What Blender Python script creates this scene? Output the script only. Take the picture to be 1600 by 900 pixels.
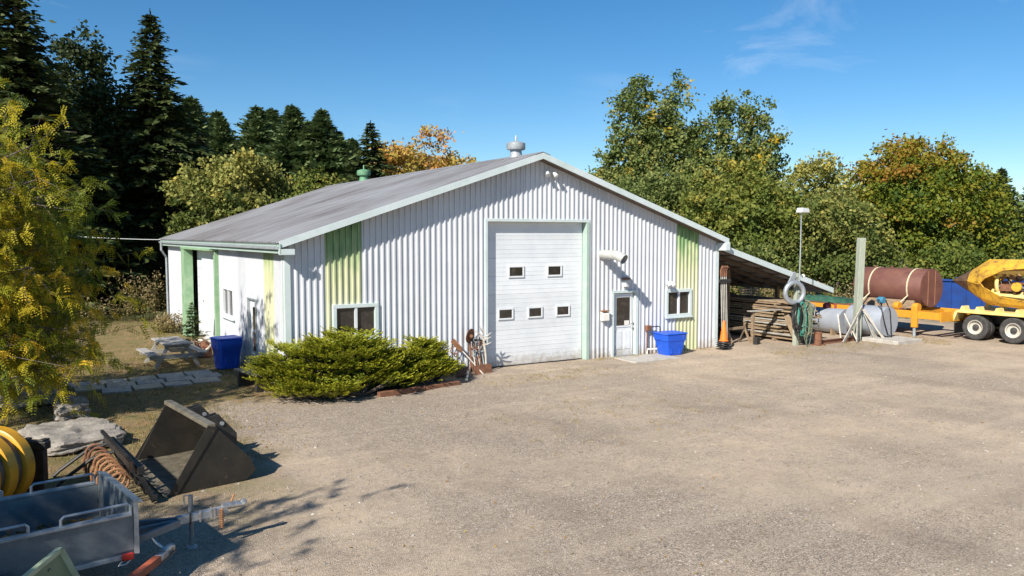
import bpy, math, random, zlib
import numpy as np
from mathutils import Vector, Matrix
random.seed(7); RNG = np.random.default_rng(7)
for o in list(bpy.data.objects): bpy.data.objects.remove(o)
S = bpy.context.scene; COL = S.collection
R = math.radians

# ------------------------------------------------------------------ camera
cam = bpy.data.cameras.new('camera'); co = bpy.data.objects.new('camera', cam); COL.objects.link(co)
co.location = (-5.868, -20.689, 3.968); co.rotation_euler = (R(90 - 3.744), 0, -0.54805)
cam.sensor_width = 36; cam.lens = 1267.7 / 1600 * 36; cam.clip_start = 0.1; cam.clip_end = 2000
S.camera = co
# ------------------------------------------------------------------ light
SUN = Vector((-1.85, -1.0, 1.55)).normalized()          # towards the sun
el = math.asin(SUN.z); az = math.atan2(SUN.x, SUN.y)
w = bpy.data.worlds.new('World'); S.world = w; w.use_nodes = True
nt = w.node_tree; nt.nodes.clear()
def N(t, kind, **kw):
    n = t.nodes.new(kind)
    for k, v in kw.items():
        if k in n.bl_rna.properties: setattr(n, k, v)
        else: n.inputs[k].default_value = v
    return n
sky = N(nt, 'ShaderNodeTexSky', sky_type='NISHITA', sun_disc=False, sun_elevation=el, sun_rotation=az % (2 * math.pi),
        altitude=0, air_density=0.9, dust_density=0.0, ozone_density=4.0)
hsv = N(nt, 'ShaderNodeHueSaturation'); hsv.inputs['Saturation'].default_value = 1.26; hsv.inputs['Hue'].default_value = 0.497
tc = N(nt, 'ShaderNodeTexCoord')
mp = N(nt, 'ShaderNodeMapping'); mp.inputs['Rotation'].default_value = (0, R(25), R(35)); mp.inputs['Scale'].default_value = (1.6, 5.5, 9.0)
ns = N(nt, 'ShaderNodeTexNoise', Scale=1.7, Detail=9.0, Roughness=0.62, Distortion=0.6)
mp2 = N(nt, 'ShaderNodeMapping'); mp2.inputs['Location'].default_value = (3.1, 0.7, 1.9)
ns2 = N(nt, 'ShaderNodeTexNoise', Scale=2.3, Detail=2.0)
rmp = N(nt, 'ShaderNodeMapRange'); rmp.inputs[1].default_value = 0.53; rmp.inputs[2].default_value = 0.8
rmp2 = N(nt, 'ShaderNodeMapRange'); rmp2.inputs[1].default_value = 0.52; rmp2.inputs[2].default_value = 0.68
mul = N(nt, 'ShaderNodeMath', operation='MULTIPLY'); mul2 = N(nt, 'ShaderNodeMath', operation='MULTIPLY'); mul2.inputs[1].default_value = 0.42
mix = N(nt, 'ShaderNodeMixRGB'); mix.inputs[2].default_value = (7.5, 8.2, 9.2, 1)
bg = N(nt, 'ShaderNodeBackground', Strength=0.078); ow = N(nt, 'ShaderNodeOutputWorld')
L = nt.links.new
vr = N(nt, 'ShaderNodeVectorRotate', rotation_type='Z_AXIS'); vr.inputs['Angle'].default_value = R(14); L(tc.outputs['Generated'], vr.inputs['Vector']); L(vr.outputs[0], mp.inputs[0]); L(mp.outputs[0], ns.inputs['Vector']); L(ns.outputs['Fac'], rmp.inputs[0])
L(vr.outputs[0], mp2.inputs[0]); L(mp2.outputs[0], ns2.inputs['Vector']); L(ns2.outputs['Fac'], rmp2.inputs[0])
L(rmp.outputs[0], mul.inputs[0]); L(rmp2.outputs[0], mul.inputs[1]); L(mul.outputs[0], mul2.inputs[0])
L(mul2.outputs[0], mix.inputs[0]); L(sky.outputs[0], hsv.inputs['Color']); L(hsv.outputs[0], mix.inputs[1]); L(mix.outputs[0], bg.inputs[0]); L(bg.outputs[0], ow.inputs[0])
sl = bpy.data.lights.new('sun', 'SUN'); so = bpy.data.objects.new('sun', sl); COL.objects.link(so)
sl.energy = 5.0; sl.angle = R(0.53); sl.color = (1.0, 0.94, 0.84)
so.location = (-40, -22, 34); so.rotation_euler = (-SUN).to_track_quat('-Z', 'Y').to_euler()
S.view_settings.view_transform = 'Standard'; S.view_settings.look = 'None'; S.view_settings.exposure = 0.62; S.view_settings.gamma = 1
S.render.engine = 'CYCLES'; S.cycles.max_bounces = 6; S.cycles.transparent_max_bounces = 6

# ------------------------------------------------------------------ materials
def mat(name, col, rough=0.7, col2=None, ns=3.0, amt=(0.4, 0.65), metal=0.0, bump=0.0, bs=40.0, spec=0.5, stretch=(1, 1, 1), dirt=None):
    m = bpy.data.materials.new(name); m.use_nodes = True; t = m.node_tree; b = t.nodes['Principled BSDF']
    b.inputs['Base Color'].default_value = (*col, 1); b.inputs['Roughness'].default_value = rough; b.inputs['Metallic'].default_value = metal
    b.inputs['Specular IOR Level'].default_value = spec
    g = t.nodes.new('ShaderNodeNewGeometry'); k = t.links.new
    last = None
    if col2 is not None:
        mpn = N(t, 'ShaderNodeMapping'); mpn.inputs['Scale'].default_value = stretch
        n = N(t, 'ShaderNodeTexNoise', Scale=ns, Detail=8.0, Roughness=0.65)
        r = N(t, 'ShaderNodeMapRange'); r.inputs[1].default_value = amt[0]; r.inputs[2].default_value = amt[1]
        mx = N(t, 'ShaderNodeMixRGB'); mx.inputs[1].default_value = (*col, 1); mx.inputs[2].default_value = (*col2, 1)
        k(g.outputs['Position'], mpn.inputs[0]); k(mpn.outputs[0], n.inputs['Vector']); k(n.outputs['Fac'], r.inputs[0]); k(r.outputs[0], mx.inputs[0]); last = mx.outputs[0]
    if dirt is not None:      # (colour, scale, lo, hi)
        n2 = N(t, 'ShaderNodeTexNoise', Scale=dirt[1], Detail=6.0, Roughness=0.7)
        r2 = N(t, 'ShaderNodeMapRange'); r2.inputs[1].default_value = dirt[2]; r2.inputs[2].default_value = dirt[3]
        mx2 = N(t, 'ShaderNodeMixRGB'); mx2.inputs[1].default_value = (*col, 1); mx2.inputs[2].default_value = (*dirt[0], 1)
        k(g.outputs['Position'], n2.inputs['Vector']); k(n2.outputs['Fac'], r2.inputs[0]); k(r2.outputs[0], mx2.inputs[0])
        if last: k(last, mx2.inputs[1])
        last = mx2.outputs[0]
    if last: k(last, b.inputs['Base Color'])
    if bump:
        n3 = N(t, 'ShaderNodeTexNoise', Scale=bs, Detail=6.0, Roughness=0.6); bn = N(t, 'ShaderNodeBump', Strength=bump, Distance=0.02)
        k(g.outputs['Position'], n3.inputs['Vector']); k(n3.outputs['Fac'], bn.inputs['Height']); k(bn.outputs[0], b.inputs['Normal'])
    return m
def leafmat(name, cols, trans=0.35):
    """leaf colours by the per-leaf 'tint' attribute"""
    m = bpy.data.materials.new(name); m.use_nodes = True; t = m.node_tree; t.nodes.clear(); k = t.links.new
    a = N(t, 'ShaderNodeAttribute', attribute_name='tint'); cr = N(t, 'ShaderNodeValToRGB')
    e = cr.color_ramp.elements; e[0].position = 0; e[0].color = (*cols[0], 1); e[1].position = 1; e[1].color = (*cols[-1], 1)
    for i, c in enumerate(cols[1:-1]): x = e.new((i + 1) / (len(cols) - 1)); x.color = (*c, 1)
    d = N(t, 'ShaderNodeBsdfPrincipled', Roughness=0.6); d.inputs['Specular IOR Level'].default_value = 0.25
    tr = N(t, 'ShaderNodeBsdfTranslucent'); mx = N(t, 'ShaderNodeMixShader', Fac=trans); o = N(t, 'ShaderNodeOutputMaterial')
    k(a.outputs['Fac'], cr.inputs[0]); k(cr.outputs[0], d.inputs['Base Color']); k(cr.outputs[0], tr.inputs[0])
    k(d.outputs[0], mx.inputs[1]); k(tr.outputs[0], mx.inputs[2]); k(mx.outputs[0], o.inputs[0]); return m

M = {}
M['white'] = mat('white_metal_siding', (0.60, 0.615, 0.645), 0.45, (0.52, 0.54, 0.57), 0.9, (0.45, 0.75), dirt=((0.42, 0.40, 0.36), 2.2, 0.66, 0.85), bump=0.08, bs=3.0)
def add_splash(m, streak=0.25):
    t = m.node_tree; k = t.links.new; b = t.nodes['Principled BSDF']; src = b.inputs['Base Color'].links[0].from_socket
    g = N(t, 'ShaderNodeNewGeometry'); sx = N(t, 'ShaderNodeSeparateXYZ'); n = N(t, 'ShaderNodeTexNoise', Scale=6.0, Detail=7.0, Roughness=0.7); k(g.outputs['Position'], sx.inputs[0]); k(g.outputs['Position'], n.inputs['Vector'])
    a = N(t, 'ShaderNodeMath', operation='MULTIPLY_ADD'); a.inputs[1].default_value = -0.9; k(n.outputs['Fac'], a.inputs[0]); k(sx.outputs['Z'], a.inputs[2])
    r = N(t, 'ShaderNodeMapRange'); r.inputs[1].default_value = -0.48; r.inputs[2].default_value = -0.08; r.inputs[3].default_value = 0.75; r.inputs[4].default_value = 0.0; k(a.outputs[0], r.inputs[0])
    n2 = N(t, 'ShaderNodeTexNoise', Scale=1.0, Detail=6.0, Roughness=0.7); mp_ = N(t, 'ShaderNodeMapping'); mp_.inputs['Scale'].default_value = (7, 7, 0.35); k(g.outputs['Position'], mp_.inputs[0]); k(mp_.outputs[0], n2.inputs['Vector'])
    r2 = N(t, 'ShaderNodeMapRange'); r2.inputs[1].default_value = 0.52; r2.inputs[2].default_value = 0.78; r2.inputs[4].default_value = streak; k(n2.outputs['Fac'], r2.inputs[0])
    m1 = N(t, 'ShaderNodeMixRGB'); m1.inputs[2].default_value = (0.40, 0.39, 0.38, 1); k(r2.outputs[0], m1.inputs[0]); k(src, m1.inputs[1])
    oi = N(t, 'ShaderNodeObjectInfo'); rr = N(t, 'ShaderNodeMapRange'); rr.inputs[3].default_value = 0.92; rr.inputs[4].default_value = 1.04; k(oi.outputs['Random'], rr.inputs[0])
    m0 = N(t, 'ShaderNodeVectorMath', operation='SCALE'); k(m1.outputs[0], m0.inputs[0]); k(rr.outputs[0], m0.inputs['Scale'])
    m2 = N(t, 'ShaderNodeMixRGB'); m2.inputs[2].default_value = (0.30, 0.24, 0.17, 1); k(r.outputs[0], m2.inputs[0]); k(m0.outputs[0], m2.inputs[1]); k(m2.outputs[0], b.inputs['Base Color'])
M['trim'] = mat('pale_green_white_trim', (0.60, 0.66, 0.67), 0.5, (0.48, 0.57, 0.54), 1.6, (0.4, 0.7), bump=0.05)
M['greentrim'] = mat('faded_green_trim', (0.33, 0.44, 0.38), 0.55, (0.42, 0.50, 0.45), 3.0, (0.4, 0.7), bump=0.1)
M['porchgreen'] = mat('mid_green_porch_paint', (0.20, 0.35, 0.19), 0.55, (0.30, 0.42, 0.27), 3.0, bump=0.1)
M['paledoor'] = mat('white_door_paint', (0.74, 0.76, 0.78), 0.4, (0.66, 0.69, 0.72), 1.5, bump=0.03, bs=8)
add_splash(M['white']); add_splash(M['paledoor'], 0.06)
M['glass'] = mat('dark_window_glass', (0.03, 0.026, 0.022), 0.06, (0.075, 0.062, 0.05), 5.0, (0.5, 0.7), spec=0.6)
M['grey'] = mat('galvanised_grey', (0.42, 0.45, 0.47), 0.45, (0.30, 0.33, 0.35), 6.0, metal=0.3, bump=0.05)
M['galv'] = mat('galvanised_trailer_steel', (0.21, 0.235, 0.25), 0.5, (0.13, 0.15, 0.165), 5.0, (0.35, 0.7), metal=0.35, bump=0.06, bs=15, dirt=((0.17, 0.15, 0.12), 2.5, 0.6, 0.8))
M['galvbright'] = mat('bright_galvanised_rim', (0.42, 0.45, 0.47), 0.4, (0.28, 0.31, 0.34), 9.0, metal=0.5)
M['pipe'] = mat('pale_stove_pipe', (0.55, 0.56, 0.53), 0.5, (0.42, 0.42, 0.40), 6.0, metal=0.2)
M['black'] = mat('black_painted_steel', (0.018, 0.018, 0.019), 0.45, (0.04, 0.036, 0.032), 9.0, bump=0.1)
M['dark'] = mat('matt_near_black', (0.01, 0.01, 0.01), 0.9)  # flat near-black for the disc closing the exhaust pipe
M['bucket'] = mat('worn_olive_black_steel', (0.02, 0.0185, 0.016), 0.5, (0.04, 0.034, 0.026), 3.5, (0.35, 0.7), metal=0.2, bump=0.12, bs=12, dirt=((0.16, 0.10, 0.055), 5.0, 0.62, 0.8))
M['bucketlip'] = mat('worn_bare_steel_edge', (0.26, 0.23, 0.17), 0.45, (0.14, 0.12, 0.09), 6.0, metal=0.4)
M['rust'] = mat('brown_rust', (0.23, 0.10, 0.052), 0.85, (0.13, 0.06, 0.035), 7.0, bump=0.3, bs=35)
M['rustlight'] = mat('orange_rust', (0.36, 0.17, 0.08), 0.85, (0.20, 0.10, 0.05), 9.0, bump=0.3)
M['browntank'] = mat('brown_primer_tank', (0.14, 0.055, 0.042), 0.62, (0.20, 0.09, 0.06), 1.6, (0.4, 0.7), bump=0.06, bs=6, dirt=((0.06, 0.03, 0.025), 3.0, 0.6, 0.75))
M['silver'] = mat('silver_tank_paint', (0.40, 0.43, 0.48), 0.42, (0.33, 0.36, 0.41), 2.0, metal=0.25, dirt=((0.26, 0.13, 0.07), 1.7, 0.68, 0.8))
M['yellow'] = mat('worn_yellow_paint', (0.66, 0.38, 0.035), 0.5, (0.50, 0.27, 0.03), 3.5, dirt=((0.16, 0.085, 0.045), 3.5, 0.52, 0.70), bump=0.05)
M['paleyellow'] = mat('pale_yellow_machine_paint', (0.78, 0.58, 0.16), 0.5, (0.74, 0.60, 0.28), 3.0, dirt=((0.22, 0.13, 0.06), 6.0, 0.58, 0.74), bump=0.05)
M['bladetip'] = mat('soil_worn_blade_steel', (0.13, 0.075, 0.05), 0.5, (0.22, 0.13, 0.07), 5.0, metal=0.3)
M['orange'] = mat('orange_yellow_frame', (0.66, 0.29, 0.02), 0.5, (0.62, 0.28, 0.03), 5.0, dirt=((0.12, 0.06, 0.03), 5.0, 0.6, 0.8))
M['drum'] = mat('golden_yellow_drum', (0.68, 0.33, 0.012), 0.42, (0.52, 0.26, 0.015), 4.0, bump=0.04, dirt=((0.20, 0.13, 0.06), 5.0, 0.55, 0.72))
M['drumgrey'] = mat('worn_grey_drum_band', (0.20, 0.17, 0.13), 0.5, (0.08, 0.06, 0.045), 4.0, metal=0.4)
M['blue'] = mat('blue_plastic', (0.012, 0.085, 0.55), 0.4, (0.015, 0.10, 0.60), 4.0, spec=0.4, dirt=((0.10, 0.13, 0.33), 7.0, 0.56, 0.78))
M['bluesteel'] = mat('blue_painted_container', (0.012, 0.055, 0.24), 0.5, (0.015, 0.04, 0.16), 2.0, dirt=((0.12, 0.07, 0.04), 4.0, 0.7, 0.85))
M['cone'] = mat('orange_cone_plastic', (0.85, 0.19, 0.02), 0.5)
M['conewhite'] = mat('white_cone_collar', (0.75, 0.72, 0.66), 0.5)
M['tyre'] = mat('grey_black_tyre', (0.035, 0.034, 0.033), 0.85, (0.07, 0.065, 0.06), 8.0, bump=0.2)
M['rim'] = mat('white_wheel_rim', (0.48, 0.45, 0.39), 0.45, (0.45, 0.40, 0.33), 9.0, (0.5, 0.75))
M['woodgrey'] = mat('weathered_grey_wood', (0.40, 0.38, 0.35), 0.8, (0.27, 0.25, 0.23), 5.0, stretch=(1, 6, 6), bump=0.25, bs=30)
M['woodgrey2'] = mat('dark_weathered_wood', (0.17, 0.165, 0.16), 0.8, (0.10, 0.10, 0.10), 5.0, bump=0.25, bs=30)
M['woodbrown'] = mat('old_brown_lumber', (0.30, 0.21, 0.13), 0.85, (0.17, 0.12, 0.08), 4.0, stretch=(5, 1, 5), bump=0.3, bs=30)
M['woodpale'] = mat('pale_sawn_lumber', (0.36, 0.27, 0.17), 0.85, (0.22, 0.16, 0.10), 4.0, stretch=(5, 1, 5), bump=0.3, bs=30)
M['woodsilver'] = mat('silver_grey_board', (0.40, 0.38, 0.34), 0.85, (0.26, 0.24, 0.21), 4.0, bump=0.25, bs=30)
M['post'] = mat('lichen_green_post', (0.36, 0.38, 0.30), 0.85, (0.27, 0.30, 0.24), 7.0, stretch=(3, 3, 0.6), bump=0.3, bs=25)
M['concrete'] = mat('pale_concrete', (0.46, 0.43, 0.38), 0.9, (0.36, 0.33, 0.29), 4.0, bump=0.25, bs=25)
M['slab'] = mat('grey_paving_slab', (0.40, 0.38, 0.34), 0.9, (0.28, 0.26, 0.23), 3.0, bump=0.25, bs=30)
M['slabtan'] = mat('tan_paving_slab', (0.46, 0.40, 0.31), 0.9, (0.33, 0.28, 0.21), 3.0, bump=0.25, bs=30)
M['rock'] = mat('pale_limestone', (0.31, 0.28, 0.24), 0.92, (0.17, 0.15, 0.13), 3.5, (0.4, 0.68), bump=1.0, bs=22)
M['hose'] = mat('green_hose_rubber', (0.13, 0.17, 0.11), 0.6, (0.20, 0.22, 0.14), 6.0)
M['teal'] = mat('teal_green_hose', (0.05, 0.22, 0.17), 0.5)
M['rubber'] = mat('black_rubber_hose', (0.012, 0.012, 0.013), 0.5)
M['bark'] = mat('grey_brown_bark', (0.12, 0.095, 0.075), 0.95, (0.07, 0.055, 0.045), 6.0, stretch=(4, 4, 1), bump=0.6, bs=15)
M['greenpaint'] = mat('old_green_machine_paint', (0.10, 0.16, 0.07), 0.5, (0.16, 0.20, 0.10), 5.0, dirt=((0.20, 0.16, 0.10), 6.0, 0.62, 0.8))
M['greenedge'] = mat('pale_green_worn_edge', (0.35, 0.42, 0.28), 0.5, (0.25, 0.32, 0.2), 8.0)
M['redpaint'] = mat('faded_red_paint', (0.42, 0.10, 0.045), 0.55, (0.30, 0.08, 0.04), 6.0, dirt=((0.14, 0.07, 0.04), 8.0, 0.6, 0.8))
M['redlens'] = mat('red_lamp_lens', (0.40, 0.03, 0.02), 0.2)
M['chrome'] = mat('zinc_coupler', (0.55, 0.55, 0.54), 0.3, (0.35, 0.34, 0.33), 14.0, metal=0.7)
M['bone'] = mat('bleached_driftwood', (0.62, 0.57, 0.50), 0.8, (0.42, 0.36, 0.30), 9.0)
M['strap'] = mat('cream_webbing_strap', (0.60, 0.50, 0.34), 0.8)
M['pumpblue'] = mat('teal_blue_pump', (0.05, 0.20, 0.32), 0.45)
M['redvalve'] = mat('dark_red_valve', (0.30, 0.05, 0.05), 0.5)
M['lightlens'] = mat('pale_lamp_housing', (0.62, 0.64, 0.63), 0.35)
M['soffit'] = mat('old_board_soffit', (0.16, 0.12, 0.09), 0.9, (0.10, 0.075, 0.055), 3.0)
M['net'] = mat('green_tarp', (0.03, 0.11, 0.06), 0.7, (0.02, 0.06, 0.05), 4.0)
M['ventgreen'] = mat('green_roof_vent', (0.09, 0.25, 0.13), 0.55, (0.16, 0.30, 0.18), 6.0)

def faded_green(name, top):
    m = mat(name, (0.2, 0.3, 0.16), 0.5); t = m.node_tree; k = t.links.new; b = t.nodes['Principled BSDF']
    g = N(t, 'ShaderNodeNewGeometry'); sx = N(t, 'ShaderNodeSeparateXYZ'); n = N(t, 'ShaderNodeTexNoise', Scale=2.2, Detail=6.0)
    mpn = N(t, 'ShaderNodeMapping'); mpn.inputs['Scale'].default_value = (3, 3, 0.7)
    k(g.outputs['Position'], sx.inputs[0]); k(g.outputs['Position'], mpn.inputs[0]); k(mpn.outputs[0], n.inputs['Vector'])
    a = N(t, 'ShaderNodeMath', operation='MULTIPLY_ADD'); a.inputs[1].default_value = 2.6; k(n.outputs['Fac'], a.inputs[0]); k(sx.outputs['Z'], a.inputs[2])
    cr = N(t, 'ShaderNodeMapRange'); cr.inputs[1].default_value = 1.2; cr.inputs[2].default_value = top + 1.7; k(a.outputs[0], cr.inputs[0])
    ramp = N(t, 'ShaderNodeValToRGB'); e = ramp.color_ramp.elements
    e[0].color = (0.50, 0.53, 0.32, 1); e[0].position = 0.05; e[1].color = (0.10, 0.20, 0.09, 1); e[1].position = 0.97
    for p_, c_ in ((0.42, (0.60, 0.59, 0.42, 1)), (0.64, (0.52, 0.54, 0.33, 1)), (0.84, (0.20, 0.33, 0.14, 1))):
        x = e.new(p_); x.color = c_
    k(cr.outputs[0], ramp.inputs[0]); k(ramp.outputs[0], b.inputs['Base Color']); return m
M['greenpanel'] = faded_green('sun_faded_green_siding', 4.2)

def roof_mat():
    m = mat('weathered_grey_metal_roof', (0.3, 0.3, 0.32), 0.5, bump=0.05, bs=20, metal=0.15); t = m.node_tree; k = t.links.new; b = t.nodes['Principled BSDF']
    g = N(t, 'ShaderNodeNewGeometry'); mpn = N(t, 'ShaderNodeMapping'); mpn.inputs['Scale'].default_value = (0.22, 7.0, 0.22)
    n = N(t, 'ShaderNodeTexNoise', Scale=1.6, Detail=8.0, Roughness=0.7); n2 = N(t, 'ShaderNodeTexNoise', Scale=0.35, Detail=5.0)
    k(g.outputs['Position'], mpn.inputs[0]); k(mpn.outputs[0], n.inputs['Vector']); k(g.outputs['Position'], n2.inputs['Vector'])
    cr = N(t, 'ShaderNodeValToRGB'); e = cr.color_ramp.elements; e[0].position = 0.32; e[0].color = (0.35, 0.36, 0.38, 1); e[1].position = 0.70; e[1].color = (0.12, 0.095, 0.088, 1)
    x = e.new(0.5); x.color = (0.27, 0.265, 0.27, 1)
    ad = N(t, 'ShaderNodeMath', operation='MULTIPLY_ADD'); ad.inputs[1].default_value = 0.45; k(n2.outputs['Fac'], ad.inputs[0])
    sc = N(t, 'ShaderNodeMath', operation='MULTIPLY_ADD'); sc.inputs[1].default_value = 0.75; sc.inputs[2].default_value = -0.08
    k(n.outputs['Fac'], sc.inputs[0]); k(sc.outputs[0], ad.inputs[2]); k(ad.outputs[0], cr.inputs[0]); k(cr.outputs[0], b.inputs['Base Color']); return m
M['roof'] = roof_mat()

def ground_mat():
    m = bpy.data.materials.new('gravel_yard'); m.use_nodes = True; t = m.node_tree; k = t.links.new; b = t.nodes['Principled BSDF']
    b.inputs['Roughness'].default_value = 0.95; b.inputs['Specular IOR Level'].default_value = 0.15
    g = N(t, 'ShaderNodeNewGeometry'); P = g.outputs['Position']; sx = N(t, 'ShaderNodeSeparateXYZ'); k(P, sx.inputs[0])
    def noise(sc, det=6.0, ro=0.6, dist=0.0):
        n = N(t, 'ShaderNodeTexNoise', Scale=sc, Detail=det, Roughness=ro, Distortion=dist); k(P, n.inputs['Vector']); return n.outputs['Fac']
    def rng(v, a, b_, c=0.0, d=1.0):
        r = N(t, 'ShaderNodeMapRange'); r.inputs[1].default_value = a; r.inputs[2].default_value = b_; r.inputs[3].default_value = c; r.inputs[4].default_value = d; k(v, r.inputs[0]); return r.outputs[0]
    def mixc(f, a, b_):
        x = N(t, 'ShaderNodeMixRGB')
        k(f, x.inputs[0]) if not isinstance(f, float) else setattr(x.inputs[0], 'default_value', f)
        for i, c in ((1, a), (2, b_)):
            if isinstance(c, tuple): x.inputs[i].default_value = (*c, 1)
            else: k(c, x.inputs[i])
        return x.outputs[0]
    def math_(op, a, b_):
        x = N(t, 'ShaderNodeMath', operation=op)
        for i, c in ((0, a), (1, b_)):
            if isinstance(c, (int, float)): x.inputs[i].default_value = c
            else: k(c, x.inputs[i])
        return x.outputs[0]
    vo = N(t, 'ShaderNodeTexVoronoi', Scale=58.0); k(P, vo.inputs['Vector'])
    vo2 = N(t, 'ShaderNodeTexVoronoi', Scale=16.0); k(P, vo2.inputs['Vector'])
    hs = N(t, 'ShaderNodeSeparateColor'); k(vo.outputs['Color'], hs.inputs[0])
    hs2 = N(t, 'ShaderNodeSeparateColor'); k(vo2.outputs['Color'], hs2.inputs[0])
    stone = N(t, 'ShaderNodeValToRGB'); k(hs.outputs[0], stone.inputs[0]); e = stone.color_ramp.elements
    e[0].color = (0.085, 0.07, 0.055, 1); e[1].color = (0.60, 0.54, 0.46, 1); e[1].position = 0.97
    for p_, c_ in ((0.3, (0.28, 0.225, 0.175, 1)), (0.75, (0.42, 0.34, 0.265, 1)), (0.92, (0.50, 0.415, 0.335, 1))):
        x = e.new(p_); x.color = c_
    dirt = mixc(rng(noise(1.1), 0.35, 0.7), (0.53, 0.41, 0.292), (0.44, 0.345, 0.245))
    gravelness = rng(math_('ADD', noise(0.16, 4.0), math_('MULTIPLY', noise(2.5), 0.35)), 0.52, 0.78)
    bias = rng(sx.outputs['X'], 2.0, 9.0, 0.30, -0.25)                # greyer gravel on the left, packed dirt on the right
    gravelness = N(t, 'ShaderNodeClamp'), gravelness
    k(math_('ADD', gravelness[1], bias), gravelness[0].inputs[0]); gv = gravelness[0].outputs[0]
    fine = rng(noise(90.0, 4.0, 0.7), 0.3, 0.7)
    dirt2 = mixc(math_('MULTIPLY', fine, 0.35), dirt, (0.46, 0.38, 0.29))
    dirt3 = mixc(math_('MULTIPLY', rng(hs2.outputs[0], 0.86, 0.9), 0.5), dirt2, stone.outputs[0])
    yard = mixc(math_('MULTIPLY', gv, 0.85), dirt3, stone.outputs[0])
    yard = mixc(math_('MULTIPLY', rng(noise(0.45, 5.0, 0.65), 0.52, 0.72), 0.45), yard, (0.29, 0.23, 0.175))
    yard = mixc(math_('MULTIPLY', rng(noise(0.8, 5.0, 0.7, 1.5), 0.60, 0.74), 0.35), yard, (0.34, 0.27, 0.14))
    mt_ = rng(noise(7.0, 8.0, 0.75), 0.36, 0.66)
    yard = mixc(math_('MULTIPLY', rng(mt_, 0.0, 0.55, 1.0, 0.0), 0.30), yard, (0.20, 0.155, 0.115))
    yard = mixc(math_('MULTIPLY', rng(noise(38.0, 4.0, 0.75), 0.56, 0.66), 0.40), yard, (0.62, 0.55, 0.46))
    yard = mixc(math_('MULTIPLY', rng(noise(31.0, 4.0, 0.75), 0.57, 0.67), 0.40), yard, (0.13, 0.10, 0.08))
    mpt = N(t, 'ShaderNodeMapping'); mpt.inputs['Rotation'].default_value = (0, 0, R(58)); mpt.inputs['Scale'].default_value = (0.10, 1.3, 1.0); k(P, mpt.inputs[0])
    trk = N(t, 'ShaderNodeTexNoise', Scale=1.0, Detail=5.0, Roughness=0.55, Distortion=0.5); k(mpt.outputs[0], trk.inputs['Vector'])
    yard = mixc(math_('MULTIPLY', rng(trk.outputs['Fac'], 0.52, 0.66), 0.22), yard, (0.60, 0.49, 0.365))
    wv = N(t, 'ShaderNodeTexWave', wave_type='RINGS', rings_direction='Z', Scale=0.085, Distortion=1.6, Detail=2.0); mpw = N(t, 'ShaderNodeMapping'); mpw.inputs['Location'].default_value = (16.0, 13.0, 0); k(P, mpw.inputs[0]); k(mpw.outputs[0], wv.inputs['Vector'])
    wv.inputs['Detail Scale'].default_value = 0.4
    rut = math_('MULTIPLY', rng(wv.outputs['Fac'], 0.80, 0.97), rng(noise(0.35, 3.0), 0.42, 0.62))
    yard = mixc(math_('MULTIPLY', rut, 0.32), yard, (0.22, 0.172, 0.128))
    yard = mixc(math_('MULTIPLY', rng(noise(0.9, 4.0, 0.6, 0.8), 0.68, 0.76), 0.45), yard, (0.15, 0.12, 0.095))
    # turf and leaf litter left of the shop and beyond the yard
    soil = mixc(rng(noise(1.6), 0.35, 0.62), (0.25, 0.16, 0.085), (0.14, 0.13, 0.045))
    soil = mixc(math_('MULTIPLY', rng(noise(28.0, 5.0, 0.7), 0.45, 0.68), 0.7), soil, (0.34, 0.25, 0.13))
    far = mixc(rng(noise(0.5), 0.4, 0.6), (0.07, 0.085, 0.03), (0.17, 0.15, 0.07))
    n1 = math_('MULTIPLY', math_('SUBTRACT', noise(0.7, 6.0), 0.5), 3.2)
    xl = math_('ADD', sx.outputs['X'], n1)
    left = math_('MULTIPLY', rng(xl, -2.9, -1.9, 1.0, 0.0), rng(math_('ADD', sx.outputs['Y'], n1), -10.5, -6.0, 0.0, 1.0))
    wl = math_('MULTIPLY', rng(xl, -0.3, 0.3, 1.0, 0.0), rng(math_('ADD', sx.outputs['Y'], n1), -1.6, -0.6, 0.0, 1.0))
    left = math_('MAXIMUM', left, wl)
    back = math_('MAXIMUM', rng(math_('ADD', sx.outputs['Y'], n1), 19.0, 22.0), rng(math_('ADD', sx.outputs['X'], n1), 29.0, 32.0))
    c = mixc(left, yard, soil); c = mixc(back, c, far); k(c, b.inputs['Base Color'])
    bn = N(t, 'ShaderNodeBump', Strength=0.55, Distance=0.03)
    h = math_('ADD', math_('MULTIPLY', vo.outputs['Distance'], math_('ADD', math_('MULTIPLY', gv, 0.9), 0.25)), math_('MULTIPLY', noise(9.0, 8.0, 0.7), 0.9))
    k(h, bn.inputs['Height']); k(bn.outputs[0], b.inputs['Normal']); return m
M['ground'] = ground_mat()

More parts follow.
